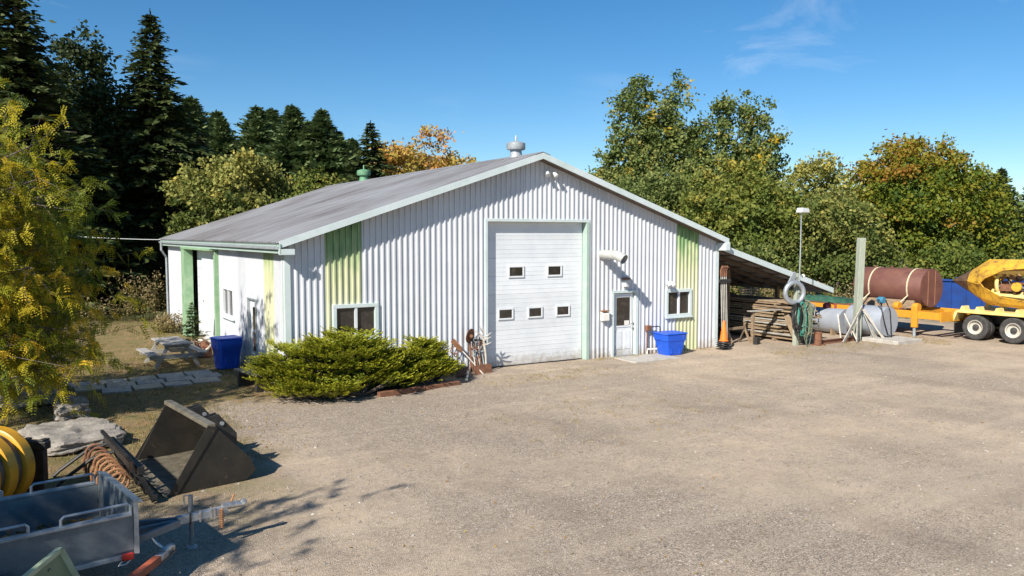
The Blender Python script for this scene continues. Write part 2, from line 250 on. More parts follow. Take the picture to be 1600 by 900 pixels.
# ------------------------------------------------------------------ builders
def tag(o, label, cat=None, group=None, kind=None):
    if label: o['label'] = label
    if cat: o['category'] = cat
    if group: o['group'] = group
    if kind: o['kind'] = kind
    return o
def thing(name, label, cat, loc=(0, 0, 0), rz=0.0, group=None):
    o = bpy.data.objects.new(name, None); COL.objects.link(o); o.location = loc; o.rotation_euler = (0, 0, rz); o.empty_display_size = 0.2
    return tag(o, label, cat, group)
class MB:
    def __init__(s): s.v = []; s.f = []; s.m = []; s.cur = 0
    def add(s, vs, fs):
        b = len(s.v); s.v += [tuple(x) for x in vs]; s.f += [tuple(i + b for i in f) for f in fs]; s.m += [s.cur] * len(fs); return s
    def box(s, c, d, rot=None):
        hx, hy, hz = d[0] / 2, d[1] / 2, d[2] / 2
        vs = [Vector((x, y, z)) for z in (-hz, hz) for y in (-hy, hy) for x in (-hx, hx)]
        if rot is not None: vs = [rot @ v for v in vs]
        c = Vector(c)
        return s.add([v + c for v in vs], [(0, 2, 3, 1), (4, 5, 7, 6), (0, 1, 5, 4), (2, 6, 7, 3), (0, 4, 6, 2), (1, 3, 7, 5)])
    def bx(s, x0, x1, y0, y1, z0, z1): return s.box(((x0 + x1) / 2, (y0 + y1) / 2, (z0 + z1) / 2), (abs(x1 - x0), abs(y1 - y0), abs(z1 - z0)))
    def beam(s, p0, p1, wd, ht, up=(0, 0, 1)):
        p0 = Vector(p0); p1 = Vector(p1); d = (p1 - p0); ln = d.length; d.normalize(); u = Vector(up)
        if abs(d.dot(u)) > 0.98: u = Vector((0, 1, 0))
        r = d.cross(u).normalized(); u = r.cross(d)
        rot = Matrix((d, r, u)).transposed()
        return s.box((p0 + p1) / 2, (ln, wd, ht), rot)
    def cyl(s, p0, p1, r0, r1=None, n=12, cap=True):
        return s.tube([p0, p1], [r0, r0 if r1 is None else r1], n, cap)
    def tube(s, pts, rad, n=8, cap=True, closed=False):
        pts = [Vector(p) for p in pts]; k = len(pts)
        if not hasattr(rad, '__len__'): rad = [rad] * k
        vs = []; pu = None
        for i, p in enumerate(pts):
            a = pts[(i - 1) % k] if (i > 0 or closed) else p; b = pts[(i + 1) % k] if (i < k - 1 or closed) else p
            d = (b - a).normalized()
            if pu is None: u = Vector((0, 0, 1)) if abs(d.z) < 0.9 else Vector((1, 0, 0))
            else: u = pu
            u = (u - d * u.dot(d)).normalized(); pu = u; w_ = d.cross(u)
            for j in range(n):
                t = 2 * math.pi * j / n; vs.append(p + (u * math.cos(t) + w_ * math.sin(t)) * rad[i])
        fs = []
        for i in range(k if closed else k - 1):
            for j in range(n):
                a = i * n + j; b = i * n + (j + 1) % n; c = ((i + 1) % k) * n + (j + 1) % n; d = ((i + 1) % k) * n + j
                fs.append((a, b, c, d))
        if cap and not closed: fs.append(tuple(range(n - 1, -1, -1))); fs.append(tuple((k - 1) * n + j for j in range(n)))
        return s.add(vs, fs)
    def prism(s, poly, off):
        k = len(poly); off = Vector(off); vs = [Vector(p) for p in poly]; vs += [v + off for v in vs]
        return s.add(vs, [tuple(range(k - 1, -1, -1)), tuple(range(k, 2 * k))] + [(i, (i + 1) % k, k + (i + 1) % k, k + i) for i in range(k)])
    def lathe(s, prof, n=20, c=(0, 0, 0), axis='z', cap=(True, True)):
        vs = []; c = Vector(c)
        for r, h in prof:
            for j in range(n):
                t = 2 * math.pi * j / n; a, b = r * math.cos(t), r * math.sin(t)
                vs.append(c + (Vector((a, b, h)) if axis == 'z' else Vector((a, h, -b)) if axis == 'y' else Vector((h, a, b))))
        fs = []
        for i in range(len(prof) - 1):
            for j in range(n): fs.append((i * n + j, i * n + (j + 1) % n, (i + 1) * n + (j + 1) % n, (i + 1) * n + j))
        if cap[0]: fs.append(tuple(range(n - 1, -1, -1)))
        if cap[1]: fs.append(tuple((len(prof) - 1) * n + j for j in range(n)))
        return s.add(vs, fs)
    def build(s, name, m, parent=None, bev=0.0, smooth=False, label=None):
        me = bpy.data.meshes.new(name); me.from_pydata(s.v, [], s.f)
        ms = m if isinstance(m, (list, tuple)) else [m]
        for x in ms: me.materials.append(M[x] if isinstance(x, str) else x)
        if len(ms) > 1: me.polygons.foreach_set('material_index', s.m)
        if smooth:
            me.polygons.foreach_set('use_smooth', [True] * len(me.polygons)); me.set_sharp_from_angle(angle=R(38))
        me.update(); o = bpy.data.objects.new(name, me); COL.objects.link(o)
        if parent: o.parent = parent
        if bev:
            b = o.modifiers.new('bevel', 'BEVEL'); b.width = bev; b.segments = 2; b.limit_method = 'ANGLE'; b.angle_limit = R(50)
        if label: o['label'] = label
        return o
def np_mesh(name, verts, faces_n, material, tint=None, parent=None, smooth=False):
    """verts (F,n,3): separate polygons of n corners each"""
    F = verts.shape[0]; n = faces_n; me = bpy.data.meshes.new(name)
    me.vertices.add(F * n); me.vertices.foreach_set('co', verts.reshape(-1).astype(np.float32))
    me.loops.add(F * n); me.loops.foreach_set('vertex_index', np.arange(F * n, dtype=np.int32))
    me.polygons.add(F); me.polygons.foreach_set('loop_start', np.arange(0, F * n, n, dtype=np.int32)); me.polygons.foreach_set('loop_total', np.full(F, n, dtype=np.int32))
    if tint is not None:
        a = me.attributes.new('tint', 'FLOAT', 'FACE'); a.data.foreach_set('value', np.clip(tint, 0, 1).astype(np.float32))
    me.materials.append(material); me.update(calc_edges=True)
    o = bpy.data.objects.new(name, me); COL.objects.link(o)
    if parent: o.parent = parent
    return o
def nrm(a): return a / np.maximum(np.linalg.norm(a, axis=-1, keepdims=True), 1e-9)
def leaf_quads(c, d, n, ln, wd):
    """rhombic leaves: centre, long direction, normal, length, width"""
    d = nrm(d); s = nrm(np.cross(d, n)); ln = np.broadcast_to(np.asarray(ln, float).reshape(-1, 1), (len(c), 1)); wd = np.broadcast_to(np.asarray(wd, float).reshape(-1, 1), (len(c), 1))
    return np.stack([c - d * ln * .5, c + s * wd * .5 - d * ln * .05, c + d * ln * .5, c - s * wd * .5 - d * ln * .05], 1)
def dup(root, loc, rz, label, scale=1.0, group=None):
    r = root.copy(); COL.objects.link(r); r.location = loc; r.rotation_euler = (0, 0, rz); r.scale = (scale,) * 3 if not hasattr(scale, '__len__') else scale
    r['label'] = label
    if group: r['group'] = group
    for ch in list(root.children):
        c = ch.copy(); COL.objects.link(c); c.parent = r
        for g in list(ch.children):
            d = g.copy(); COL.objects.link(d); d.parent = c
    return r

# ------------------------------------------------------------------ ground
def axis(a, b, step, far):
    x = list(np.arange(a, b + 1e-6, step)); g = step
    lo, hi = x[0], x[-1]; left = []; right = []
    while hi < far: g *= 1.35; hi += g; right.append(hi)
    g = step
    while lo > -far: g *= 1.35; lo -= g; left.append(lo)
    return np.array(left[::-1] + x + right)
gx = axis(-9, 26, 0.25, 700); gy = axis(-18, 10, 0.25, 700)
X, Y = np.meshgrid(gx, gy)
Z = np.zeros_like(X)
for i in range(9):
    a = RNG.uniform(0, 6.28); fq = RNG.uniform(0.6, 3.2); Z += 0.0045 * np.sin((X * math.cos(a) + Y * math.sin(a)) * fq + RNG.uniform(0, 6))
Z -= 0.006
def gz(x, y):
    i = min(max(np.searchsorted(gx, x), 1), len(gx) - 1); j = min(max(np.searchsorted(gy, y), 1), len(gy) - 1); return float(Z[j, i])
nx, ny = len(gx), len(gy); idx = np.arange(nx * ny).reshape(ny, nx)
q = np.stack([idx[:-1, :-1], idx[:-1, 1:], idx[1:, 1:], idx[1:, :-1]], -1).reshape(-1, 4)
me = bpy.data.meshes.new('ground'); me.from_pydata(np.stack([X, Y, Z], -1).reshape(-1, 3).tolist(), [], q.tolist())
me.polygons.foreach_set('use_smooth', [True] * len(me.polygons)); me.materials.append(M['ground'])
go = bpy.data.objects.new('ground', me); COL.objects.link(go); go['kind'] = 'structure'

# ------------------------------------------------------------------ workshop building
W, HE, HR, LEN = 15.217, 3.80, 6.38, 18.63; XC = W / 2; SL = 0.33
def rz_(x): return HR - SL * abs(x - XC)              # roof top surface
shop = thing('workshop_building', 'white ribbed metal workshop with big overhead door and grey gable roof', 'building')
def ribbed(bounds, ztop, openings, place, name, matf, rib=0.17, depth=0.036, zb=0.0):
    """each panel an object; place(s,h,z) maps along-wall, outward relief, height to 3-D"""
    for i in range(len(bounds) - 1):
        s0, s1 = bounds[i], bounds[i + 1] - 0.004; k = max(1, round((s1 - s0) / rib)); p = (s1 - s0) / k
        pts = [(s0, 0)]
        for j in range(k):
            c = s0 + (j + .5) * p
            pts += [(c - .034, 0), (c - .022, depth), (c + .022, depth), (c + .034, 0)]
        pts.append((s1, 0))
        cuts = [e for o in openings for e in (o[0], o[1]) if s0 < e < s1]
        full = list(pts)
        for c in cuts:
            for a, b in zip(pts, pts[1:]):
                if a[0] < c < b[0]: full.append((c, a[1] + (b[1] - a[1]) * (c - a[0]) / (b[0] - a[0])))
        if s0 < XC < s1 and callable(ztop): pass
        cov = [o for o in openings if o[0] <= s0 + 1e-3 and o[1] >= s1 - 1e-3 and o[2] > zb]
        full = sorted(full); mbs = [MB(), MB()]
        for a, b in zip(full, full[1:]):
            mid = (a[0] + b[0]) / 2; iv = [[zb, None]]
            for o in openings:
                if o[0] < mid < o[1]:
                    new = []
                    for lo, hi in iv:
                        if hi is None or (o[2] < hi and o[3] > lo):
                            if o[2] > lo + 1e-4: new.append([lo, o[2]])
                            new.append([o[3], hi])
                        else: new.append([lo, hi])
                    iv = new
            for lo, hi in iv:
                za = ztop(a[0]) if hi is None else hi; zb_ = ztop(b[0]) if hi is None else hi
                mb = mbs[1 if cov and lo >= cov[0][3] - 1e-3 else 0]
                mb.add([place(a[0], a[1], lo), place(b[0], b[1], lo), place(b[0], b[1], zb_), place(a[0], a[1], za)], [(0, 1, 2, 3)])
        for mb in mbs:
            if not mb.f: continue
            m, lab = matf(i, s0, s1); mb.build(name, m, shop, label=lab)
DOOR = (5.90, 9.50, -1, 4.36); PDOOR = (10.56, 11.55, -1, 2.10); WIN1 = (1.23, 2.45, 1.2, 2.1); WIN2 = (12.86, 13.99, 1.2, 2.09)
fb = [0, 1.02, 2.04] + [2.04 + (13.34 - 2.04) * i / 11 for i in range(1, 12)] + [14.36, W]
ribbed(fb, lambda s: rz_(s) - 0.07, [DOOR, PDOOR, WIN1, WIN2], lambda s, h, z: (s, -h, z), 'wall_panel',
       lambda i, a, b: ('greenpanel', 'faded green ribbed wall panel') if i in (1, 13) else ('white', None))
lb = [0, 1.12, 2.14] + [2.14 + (LEN - 2.14) * i / 16 for i in range(1, 17)]
ribbed(lb, lambda s: rz_(0) - 0.07, [(8.2, 12.95, -1, 3.42), (5.75, 7.35, 1.28, 2.28), (3.0, 4.0, -1, 2.12)], lambda s, h, z: (-h, s, z), 'wall_panel',
       lambda i, a, b: ('greenpanel', 'faded green ribbed wall panel') if i == 1 else ('white', None))
ribbed([LEN * i / 18 for i in range(19)], lambda s: rz_(0) - 0.07, [], lambda s, h, z: (W + h, s, z), 'wall_panel', lambda i, a, b: ('white', None))
ribbed([W * i / 15 for i in range(16)], lambda s: rz_(s) - 0.07, [], lambda s, h, z: (s, LEN + h, z), 'wall_panel', lambda i, a, b: ('white', None))
# roof sheets, ribs run down the slope
OV = 0.40; EO = 0.28
def roof_panel(y0, y1, side):
    mb = MB(); k = 6; p = (y1 - y0) / k; pts = [(y0, 0)]
    for j in range(k):
        c = y0 + (j + .5) * p; pts += [(c - .045, 0), (c - .026, .045), (c + .026, .045), (c + .045, 0)]
    pts.append((y1, 0)); nxx = math.sin(math.atan(SL)); nz = math.cos(math.atan(SL))
    xe = -EO - 0.06 if side < 0 else W + EO - 0.1
    vs = []
    for y, h in pts:
        for x in (xe, XC):
            vs.append((x + side * nxx * h, y, rz_(x) + nz * h))
            vs.append((x + side * nxx * (h - .012), y, rz_(x) + nz * (h - .012)))
    fs = []
    for i in range(len(pts) - 1):
        a = 4 * i; b = a + 4; fs += [(a, b, b + 2, a + 2), (a + 1, a + 3, b + 3, b + 1), (a, a + 1, b + 1, b)]
    mb.add(vs, fs); mb.build('roof_panel', 'roof', shop)
nrp = 19
for i in range(nrp):
    y0 = -OV + (LEN + 2 * OV) * i / nrp; y1 = -OV + (LEN + 2 * OV) * (i + 1) / nrp
    roof_panel(y0, y1 - .003, -1); roof_panel(y0, y1 - .003, 1)
mb = MB()                                                   # ridge cap
for sd in (-1, 1): mb.prism([(XC, -OV, HR + .05), (XC + sd * .26, -OV, HR - .035), (XC + sd * .26, -OV, HR - .022), (XC, -OV, HR + .063)], (0, LEN + 2 * OV, 0))
mb.build('ridge_cap', 'roof', shop)
for yy in (-OV - .02, LEN + OV - .02):                      # rake trim boards
    for sd in (-1, 1):
        xe = -EO if sd < 0 else W + EO - .1
        MB().prism([(xe, yy, rz_(xe) + .03), (XC, yy, HR + .03), (XC, yy, HR - .15), (xe, yy, rz_(xe) - .15)], (0, .04, 0)).build('rake_trim', 'trim', shop)
for yy in (-OV, ):
    for sd in (-1, 1):
        xe = -EO if sd < 0 else W + EO - .1
        MB().prism([(xe, yy + .022, rz_(xe) - .15), (XC, yy + .022, HR - .15), (XC, yy + .022, HR - .135), (xe, yy + .022, rz_(xe) - .135)], (0, OV - .06, 0)).build('rake_soffit', 'soffit', shop)
mb = MB(); mb.bx(-EO - .005, -EO + .03, -OV - .05, LEN + OV, 3.50, rz_(-EO) - .03); mb.build('eave_fascia', 'greentrim', shop, bev=.005, label='faded pale green eave board')
mb = MB(); mb.bx(-EO - .075, -EO - .01, -OV + .02, LEN + OV, 3.60, 3.685); mb.build('eave_gutter', 'grey', shop, bev=.01)
mb = MB(); mb.bx(-EO + .032, -.005, -OV + .03, LEN + OV, 3.50, 3.52); mb.build('eave_soffit', 'white', shop)
mb = MB(); mb.bx(-EO - .012, .10, -OV - .045, -OV + .015, 3.47, rz_(-EO) - .16); mb.build('eave_return', 'trim', shop)
mb = MB(); mb.bx(W - .02, W + EO - .06, -OV - .045, -.01, 3.42, 3.70); mb.build('eave_return', 'trim', shop, bev=.02)
for (x0, x1, y0, y1) in ((-.042, .09, -.057, -.044), (-.057, -.044, -.057, .10)):
    MB().bx(x0, x1, y0, y1, 0, 3.5).build('corner_trim', 'trim', shop)
for (x0, x1, y0, y1) in ((W - .09, W + .042, -.057, -.044), (W + .044, W + .057, -.057, .10)):
    MB().bx(x0, x1, y0, y1, 0, 3.62).build('corner_trim', 'trim', shop)
# overhead door
od = MB().bx(5.90, 9.50, .225, .245, 0, 4.36).build('overhead_door', 'paledoor', shop)
for i in range(8):
    z0 = .02 + i * .5425; mb = MB(); mb.bx(5.93, 9.47, .17, .222, z0, z0 + .538)
    mb.build('door_section', 'paledoor', od, bev=.004)
    for j in range(3):
        MB().bx(5.96, 9.44, .1655, .171, z0 + .13 + j * .135, z0 + .142 + j * .135).build('pressed_rib', 'paledoor', od)
for (a, b, c, d) in ((6.72, 7.28, 2.68, 3.04), (8.12, 8.68, 2.68, 3.04), (6.36, 6.90, 1.42, 1.77), (7.42, 7.96, 1.42, 1.77), (8.46, 8.99, 1.42, 1.77)):
    mb = MB(); f_ = .05
    mb.bx(a, b, .135, .168, c, c + f_); mb.bx(a, b, .135, .168, d - f_, d); mb.bx(a, a + f_, .135, .168, c + f_, d - f_); mb.bx(b - f_, b, .135, .168, c + f_, d - f_)
    mb.build('window_frame', 'paledoor', od, bev=.006); MB().bx(a + f_ - .002, b - f_ + .002, .148, .163, c + f_ - .002, d - f_ + .002).build('pane', 'glass', od)
MB().bx(5.93, 9.47, .15, .24, 0.0, .03).build('door_seal', 'black', od)
MB().bx(5.82, 5.91, -.045, .25, 0, 4.44).build('door_jamb', 'trim', shop, bev=.006)
MB().bx(9.49, 9.61, -.06, .25, 0, 4.36).build('door_jamb', 'greentrim', shop, bev=.006, label='faded green right door jamb')
MB().bx(5.912, 9.61, -.05, .25, 4.36, 4.45).build('door_head', 'trim', shop, bev=.006)
# person door
pd = MB().bx(10.64, 11.47, .05, .09, .03, 2.05).build('entry_door', 'paledoor', shop, bev=.006)
for (a, b) in ((10.75, 11.01), (11.10, 11.36)): MB().bx(a, b, .035, .052, .22, .82).build('door_panel', 'paledoor', pd, bev=.012)
mb = MB()
for (a, b, c, d) in ((10.72, 11.39, .95, 1.0), (10.72, 11.39, 1.93, 1.98), (10.72, 10.77, 1.0, 1.93), (11.34, 11.39, 1.0, 1.93)): mb.bx(a, b, .03, .052, c, d)
mb.build('window_frame', 'paledoor', pd); MB().bx(10.765, 11.345, .038, .049, .995, 1.935).build('pane', 'glass', pd)
MB().bx(11.10, 11.30, .026, .0295, 1.01, 1.16).build('notice', 'conewhite', pd)
for z in (.92, 1.08): MB().lathe([(.03, -.01), (.035, 0), (.02, .02), (.035, .045), (.028, .06)], 10, (11.43, -.01, z), 'y').build('door_knob', 'chrome', pd, smooth=True)
mb = MB(); mb.bx(10.52, 10.60, -.06, .10, 0, 2.16); mb.build('door_frame', 'trim', shop); MB().bx(11.51, 11.62, -.06, .10, 0, 2.16).build('door_frame', 'trim', shop); MB().bx(10.602, 11.508, -.06, .10, 2.08, 2.16).build('door_frame', 'trim', shop)
MB().bx(10.602, 11.508, -.05, .10, 0, .035).build('door_sill', 'grey', shop)
def window(a, b, c, d, pl, name='window', fr='trim'):
    """pl(s, depth, z): depth positive outward"""
    def bb(mb, s0, s1, h0, h1, z0, z1):
        p = [pl(s0, h0, z0), pl(s1, h1, z1)]; mb.bx(p[0][0], p[1][0], p[0][1], p[1][1], z0, z1)
    f = .075; mb = MB()
    bb(mb, a - .03, b + .03, -.05, .07, c - .03, c + f); bb(mb, a - .03, b + .03, -.05, .07, d - f, d + .03); bb(mb, a - .03, a + f, -.05, .069, c + f, d - f); bb(mb, b - f, b + .03, -.05, .069, c + f, d - f)
    o = mb.build(name, fr, shop, bev=.008); m_ = (a + b) / 2
    mb = MB(); bb(mb, m_ - .035, m_ + .035, -.04, .055, c + f, d - f); mb.build('mullion', 'paledoor', o)
    for (s0, s1, dd) in ((a + f, m_ - .036, .0), (m_ + .036, b - f, -.015)):
        mb = MB(); bb(mb, s0, s1, dd - .012, dd, c + f, d - f); mb.build('pane', 'glass', o)
    mb = MB(); bb(mb, a - .05, b + .05, .03, .11, c - .06, c - .028); mb.build('sill', 'trim', o)
fp = lambda s, h, z: (s, -h, z); lp = lambda s, h, z: (-h, s, z)
window(*WIN1, fp); window(*WIN2, fp); window(5.78, 7.32, 1.30, 2.26, lp, fr='paledoor')
# left wall: sliding door porch and side door
MB().bx(-.32, .02, 12.95, 13.55, 0, 3.42).build('sliding_door_jamb', 'porchgreen', shop, bev=.01)
MB().bx(-.16, .02, 8.02, 8.2, 0, 3.42).build('sliding_door_jamb', 'porchgreen', shop, bev=.01)
MB().bx(-.34, .02, 8.0, 13.57, 3.422, 3.50).build('door_track', 'porchgreen', shop, bev=.01)
sd_ = MB().bx(.06, .11, 8.22, 11.4, .04, 3.41).build('sliding_door', 'paledoor', shop, bev=.01)
MB().bx(.18, .23, 10.9, 12.94, .04, 3.41).build('sliding_door', 'paledoor', shop, bev=.01)
for j in range(9): MB().bx(.166, .18, 11.45, 12.92, .3 + j * .34, .315 + j * .34).build('door_batten', 'grey', shop)
MB().lathe([(.05, 0), (.06, .02), (.03, .05)], 10, (.05, 11.2, 1.5), 'x').build('latch', 'rust', sd_)
dl = MB().bx(.03, .07, 3.06, 3.94, .03, 2.07).build('side_door', 'paledoor', shop, bev=.006)
for (z0, z1) in ((.55, 1.12), (1.2, 1.85)): MB().bx(.018, .0295, 3.2, 3.62, z0, z1).build('pane', 'glass', dl)
mb = MB(); mb.bx(-.05, .08, 3.0, 3.06, 0, 2.12); mb.bx(-.05, .08, 3.94, 4.0, 0, 2.12); mb.bx(-.05, .08, 3.06, 3.94, 2.07, 2.12); mb.build('side_door_frame', 'grey', shop)
mb = MB(); mb.tube([(-.34, LEN - .2, 3.6), (-.34, LEN - .2, 3.3), (-.10, LEN + .05, 2.95), (-.09, LEN + .05, .1)], .05, 8); mb.build('downspout', 'grey', shop, smooth=True)
mb = MB(); mb.bx(-.06, -.032, .16, .24, .05, 3.5); mb.build('corner_downspout', 'trim', shop)
for y in (14.9, ): MB().bx(-.055, -.034, y, y + .07, .05, 3.5).build('corner_downspout', 'grey', shop)
# pipe, lamps, boxes on the front
mb = MB(); P0 = (10.12, .0, 3.34)
mb.tube([(10.12, .0, 3.34), (10.12, -.62, 3.34), (10.13, -.78, 3.325), (10.16, -.92, 3.28), (10.2, -1.04, 3.21)], [.15, .15, .152, .152, .152], 20, cap=False)
mb.tube([(10.2, -1.04, 3.21), (10.16, -.92, 3.28), (10.13, -.78, 3.325), (10.12, 0, 3.34)], [.138, .138, .138, .138], 20, cap=False)
pp = mb.build('exhaust_pipe', 'pipe', shop, smooth=True)
MB().tube([(10.12, -.6, 3.34), (10.12, -.66, 3.34)], .158, 20).build('pipe_band', 'pipe', pp, smooth=True); MB().tube([(10.193, -1.015, 3.223), (10.2, -1.042, 3.209)], .16, 20, cap=False).build('pipe_collar', 'pipe', pp, smooth=True)
MB().lathe([(.138, 0), (.138, .01)], 20, (10.12, -.55, 3.34), 'y').build('pipe_bore', 'dark', pp)
def floodlight(x, z, heads):
    b = MB().lathe([(.07, 0), (.07, .04), (.03, .06)], 12, (x, -.03, z), 'y')
    b = MB().cyl((x, -.03, z), (x, -.09, z), .07, n=12).build('wall_lamp', 'lightlens', shop, smooth=True)
    for dx, dz in heads:
        MB().tube([(x, -.09, z), (x + dx * .6, -.17, z + dz)], .018, 8).build('lamp_arm', 'lightlens', b)
        d = Vector((dx * .8, -.5, -.55)).normalized(); p = Vector((x + dx * .6, -.17, z + dz)); q_ = p + d * .17
        MB().tube([p - d * .03, p + d * .04, q_], [.03, .05, .075], 12).build('lamp_head', 'lightlens', b, smooth=True)
floodlight(8.02, 5.86, ((-.2, .02), (.2, .0))); floodlight(12.9, 2.32, ((-.12, .05), (.12, .05)))
mb = MB().bx(10.98, 11.12, -.18, -.03, 2.28, 2.50).build('door_lamp', 'lightlens', shop, bev=.02); MB().bx(10.94, 11.16, -.21, -.035, 2.52, 2.58).build('lamp_hood', 'rust', mb)
mb = MB(); mb.prism([(10.06, -.035, 1.22), (10.06, -.18, 1.22), (10.06, -.18, 1.45), (10.06, -.035, 1.52)], (.26, 0, 0)); o = mb.build('letter_box', 'conewhite', shop, bev=.01); MB().bx(10.05, 10.33, -.19, -.03, 1.525, 1.55).build('letter_box_lid', 'rustlight', o)
mb = MB().bx(11.92, 12.12, -.16, -.035, .78, .96).build('meter_box', 'rust', shop, bev=.02)
MB().tube([(11.97, -.1, .79), (11.97, -.1, .03)], .022, 8).build('conduit', 'rust', mb, smooth=True)
MB().tube([(12.1, -.1, .9), (12.38, -.22, .92), (12.42, -.24, .88), (12.42, -.26, .02)], .02, 8).build('conduit', 'black', mb, smooth=True)
MB().tube([(11.9, -.2, .02), (11.9, -.2, .18), (12.55, -.35, .18)], .03, 8).build('drain_pipe', 'conewhite', mb, smooth=True)
def vent(x, y, z, s, m):
    pr_ = [(.30, -.25), (.25, 0), (.22, .18), (.22, .26), (.34, .28), (.36, .33), (.36, .52), (.32, .55), (.12, .60), (.04, .62), (.03, .80), (.005, .84)]
    MB().lathe([(r * s, h * s) for r, h in pr_], 20, (x, y, z)).build('roof_ventilator', m, shop, smooth=True)
vent(XC, 1.15, HR + .02, .82, 'grey'); vent(XC, 14.2, HR + .02, .85, 'ventgreen')
# lean-to on the right
LX0, LX1 = W + .05, 21.45; LSL = (3.62 - 1.86) / (LX1 - LX0)
def lz(x): return 3.62 - LSL * (x - LX0)
for i in range(12):
    y0 = -.05 + i * .75; y1 = y0 + .745; mb = MB(); k = 4; p = (y1 - y0) / k; pts = [(y0, 0)]
    for j in range(k):
        c = y0 + (j + .5) * p; pts += [(c - .05, 0), (c - .028, .03), (c + .028, .03), (c + .05, 0)]
    pts.append((y1, 0)); vs = []
    for y, h in pts:
        for x in (LX0, LX1): vs += [(x, y, lz(x) + h), (x, y, lz(x) + h - .012)]
    fs = []
    for q_ in range(len(pts) - 1): a = 4 * q_; b = a + 4; fs += [(a, a + 2, b + 2, b), (a + 1, b + 1, b + 3, a + 3)]
    mb.add(vs, fs); mb.build('lean_to_roof_sheet', 'roof', shop)
MB().prism([(LX0, -.12, lz(LX0) + .05), (LX1 + .05, -.12, lz(LX1) + .03), (LX1 + .05, -.12, lz(LX1) - .17), (LX0, -.12, lz(LX0) - .16)], (0, .05, 0)).build('lean_to_fascia', 'trim', shop)
MB().bx(LX1 - .01, LX1 + .05, -.065, 8.95, lz(LX1) - .17, lz(LX1) + .01).build('lean_to_fascia', 'woodgrey', shop)
for i in range(9):
    y = .1 + i * 1.1; MB().beam((LX0, y, lz(LX0) - .10), (LX1 - .02, y, lz(LX1) - .10), .05, .15).build('lean_to_rafter', 'soffit', shop)
for i in range(7):
    x = LX0 + .5 + i * .88; MB().bx(x, x + .09, -.04, 8.95, lz(x) - .055, lz(x) - .018).build('lean_to_purlin', 'soffit', shop)
for y in (2.2, 5.4, 8.7):
    MB().bx(20.9, 21.05, y - .07, y + .07, 0, lz(21.0) - .17).build('lean_to_post', 'woodbrown', shop); MB().bx(18.2, 18.34, y + .1 if y > 1 else 8.3, (y + .24) if y > 1 else 8.44, 0, lz(18.3) - .17).build('lean_to_post', 'woodbrown', shop)
for i in range(11): MB().bx(LX0, LX1 - .05, 8.96, 8.99, .05 + i * .3, .05 + i * .3 + .29).build('lean_to_back_board', 'soffit', shop) if .05 + i * .3 + .28 < 1.75 else None
for i in range(5):
    z0 = 1.85 + i * .33; xr = LX0 + (3.35 - z0 - .3) / LSL
    if xr > LX0 + .3: MB().bx(LX0, xr, 8.96, 8.99, z0, z0 + .31).build('lean_to_back_board', 'soffit', shop)

# ------------------------------------------------------------------ trees
LM = {
 'maple_green': leafmat('green_yellow_leaves', [(0.065, 0.10, 0.018), (0.135, 0.175, 0.03), (0.24, 0.25, 0.05), (0.38, 0.32, 0.06)]),
 'poplar': leafmat('poplar_leaves', [(0.085, 0.125, 0.03), (0.16, 0.205, 0.055), (0.26, 0.275, 0.085), (0.60, 0.38, 0.02)]),
 'maple_autumn': leafmat('autumn_maple_leaves', [(0.05, 0.095, 0.014), (0.15, 0.19, 0.02), (0.25, 0.225, 0.022), (0.32, 0.15, 0.025)]),
 'orange': leafmat('orange_yellow_leaves', [(0.20, 0.20, 0.04), (0.44, 0.32, 0.06), (0.54, 0.33, 0.08), (0.58, 0.28, 0.08)]),
 'paleyellow': leafmat('pale_yellow_leaves', [(0.09, 0.125, 0.028), (0.21, 0.225, 0.055), (0.36, 0.34, 0.09), (0.52, 0.43, 0.10)]),
 'darkgreen': leafmat('dark_green_leaves', [(0.022, 0.036, 0.012), (0.05, 0.07, 0.02), (0.095, 0.115, 0.032)]),
 'spruce': leafmat('spruce_needles', [(0.016, 0.026, 0.010), (0.048, 0.07, 0.02), (0.105, 0.125, 0.036)], 0.15),  # lightest step raised so twig tips look lit
 'pine': leafmat('pine_needles', [(0.05, 0.085, 0.035), (0.105, 0.155, 0.058), (0.17, 0.21, 0.075)], 0.2),
 'locust': leafmat('locust_leaflets', [(0.09, 0.13, 0.014), (0.24, 0.265, 0.02), (0.46, 0.38, 0.022), (0.70, 0.46, 0.035)], 0.4),
 'juniper': leafmat('juniper_sprays', [(0.035, 0.055, 0.010), (0.13, 0.165, 0.016), (0.29, 0.30, 0.022), (0.44, 0.41, 0.035)], 0.2),
 'weeds': leafmat('dry_weeds', [(0.10, 0.11, 0.03), (0.26, 0.20, 0.08), (0.40, 0.31, 0.17)], 0.3),
 'grass': leafmat('short_dry_grass', [(0.06, 0.09, 0.02), (0.16, 0.15, 0.04), (0.36, 0.27, 0.12), (0.46, 0.36, 0.20)], 0.3),
 'litter': leafmat('fallen_leaves', [(0.20, 0.10, 0.03), (0.36, 0.22, 0.05), (0.46, 0.34, 0.08)], 0.1),
 'yucca': leafmat('grey_green_blades', [(0.08, 0.13, 0.09), (0.16, 0.22, 0.16)], 0.2),
}
def rdir(n): return nrm(RNG.normal(size=(n, 3)))
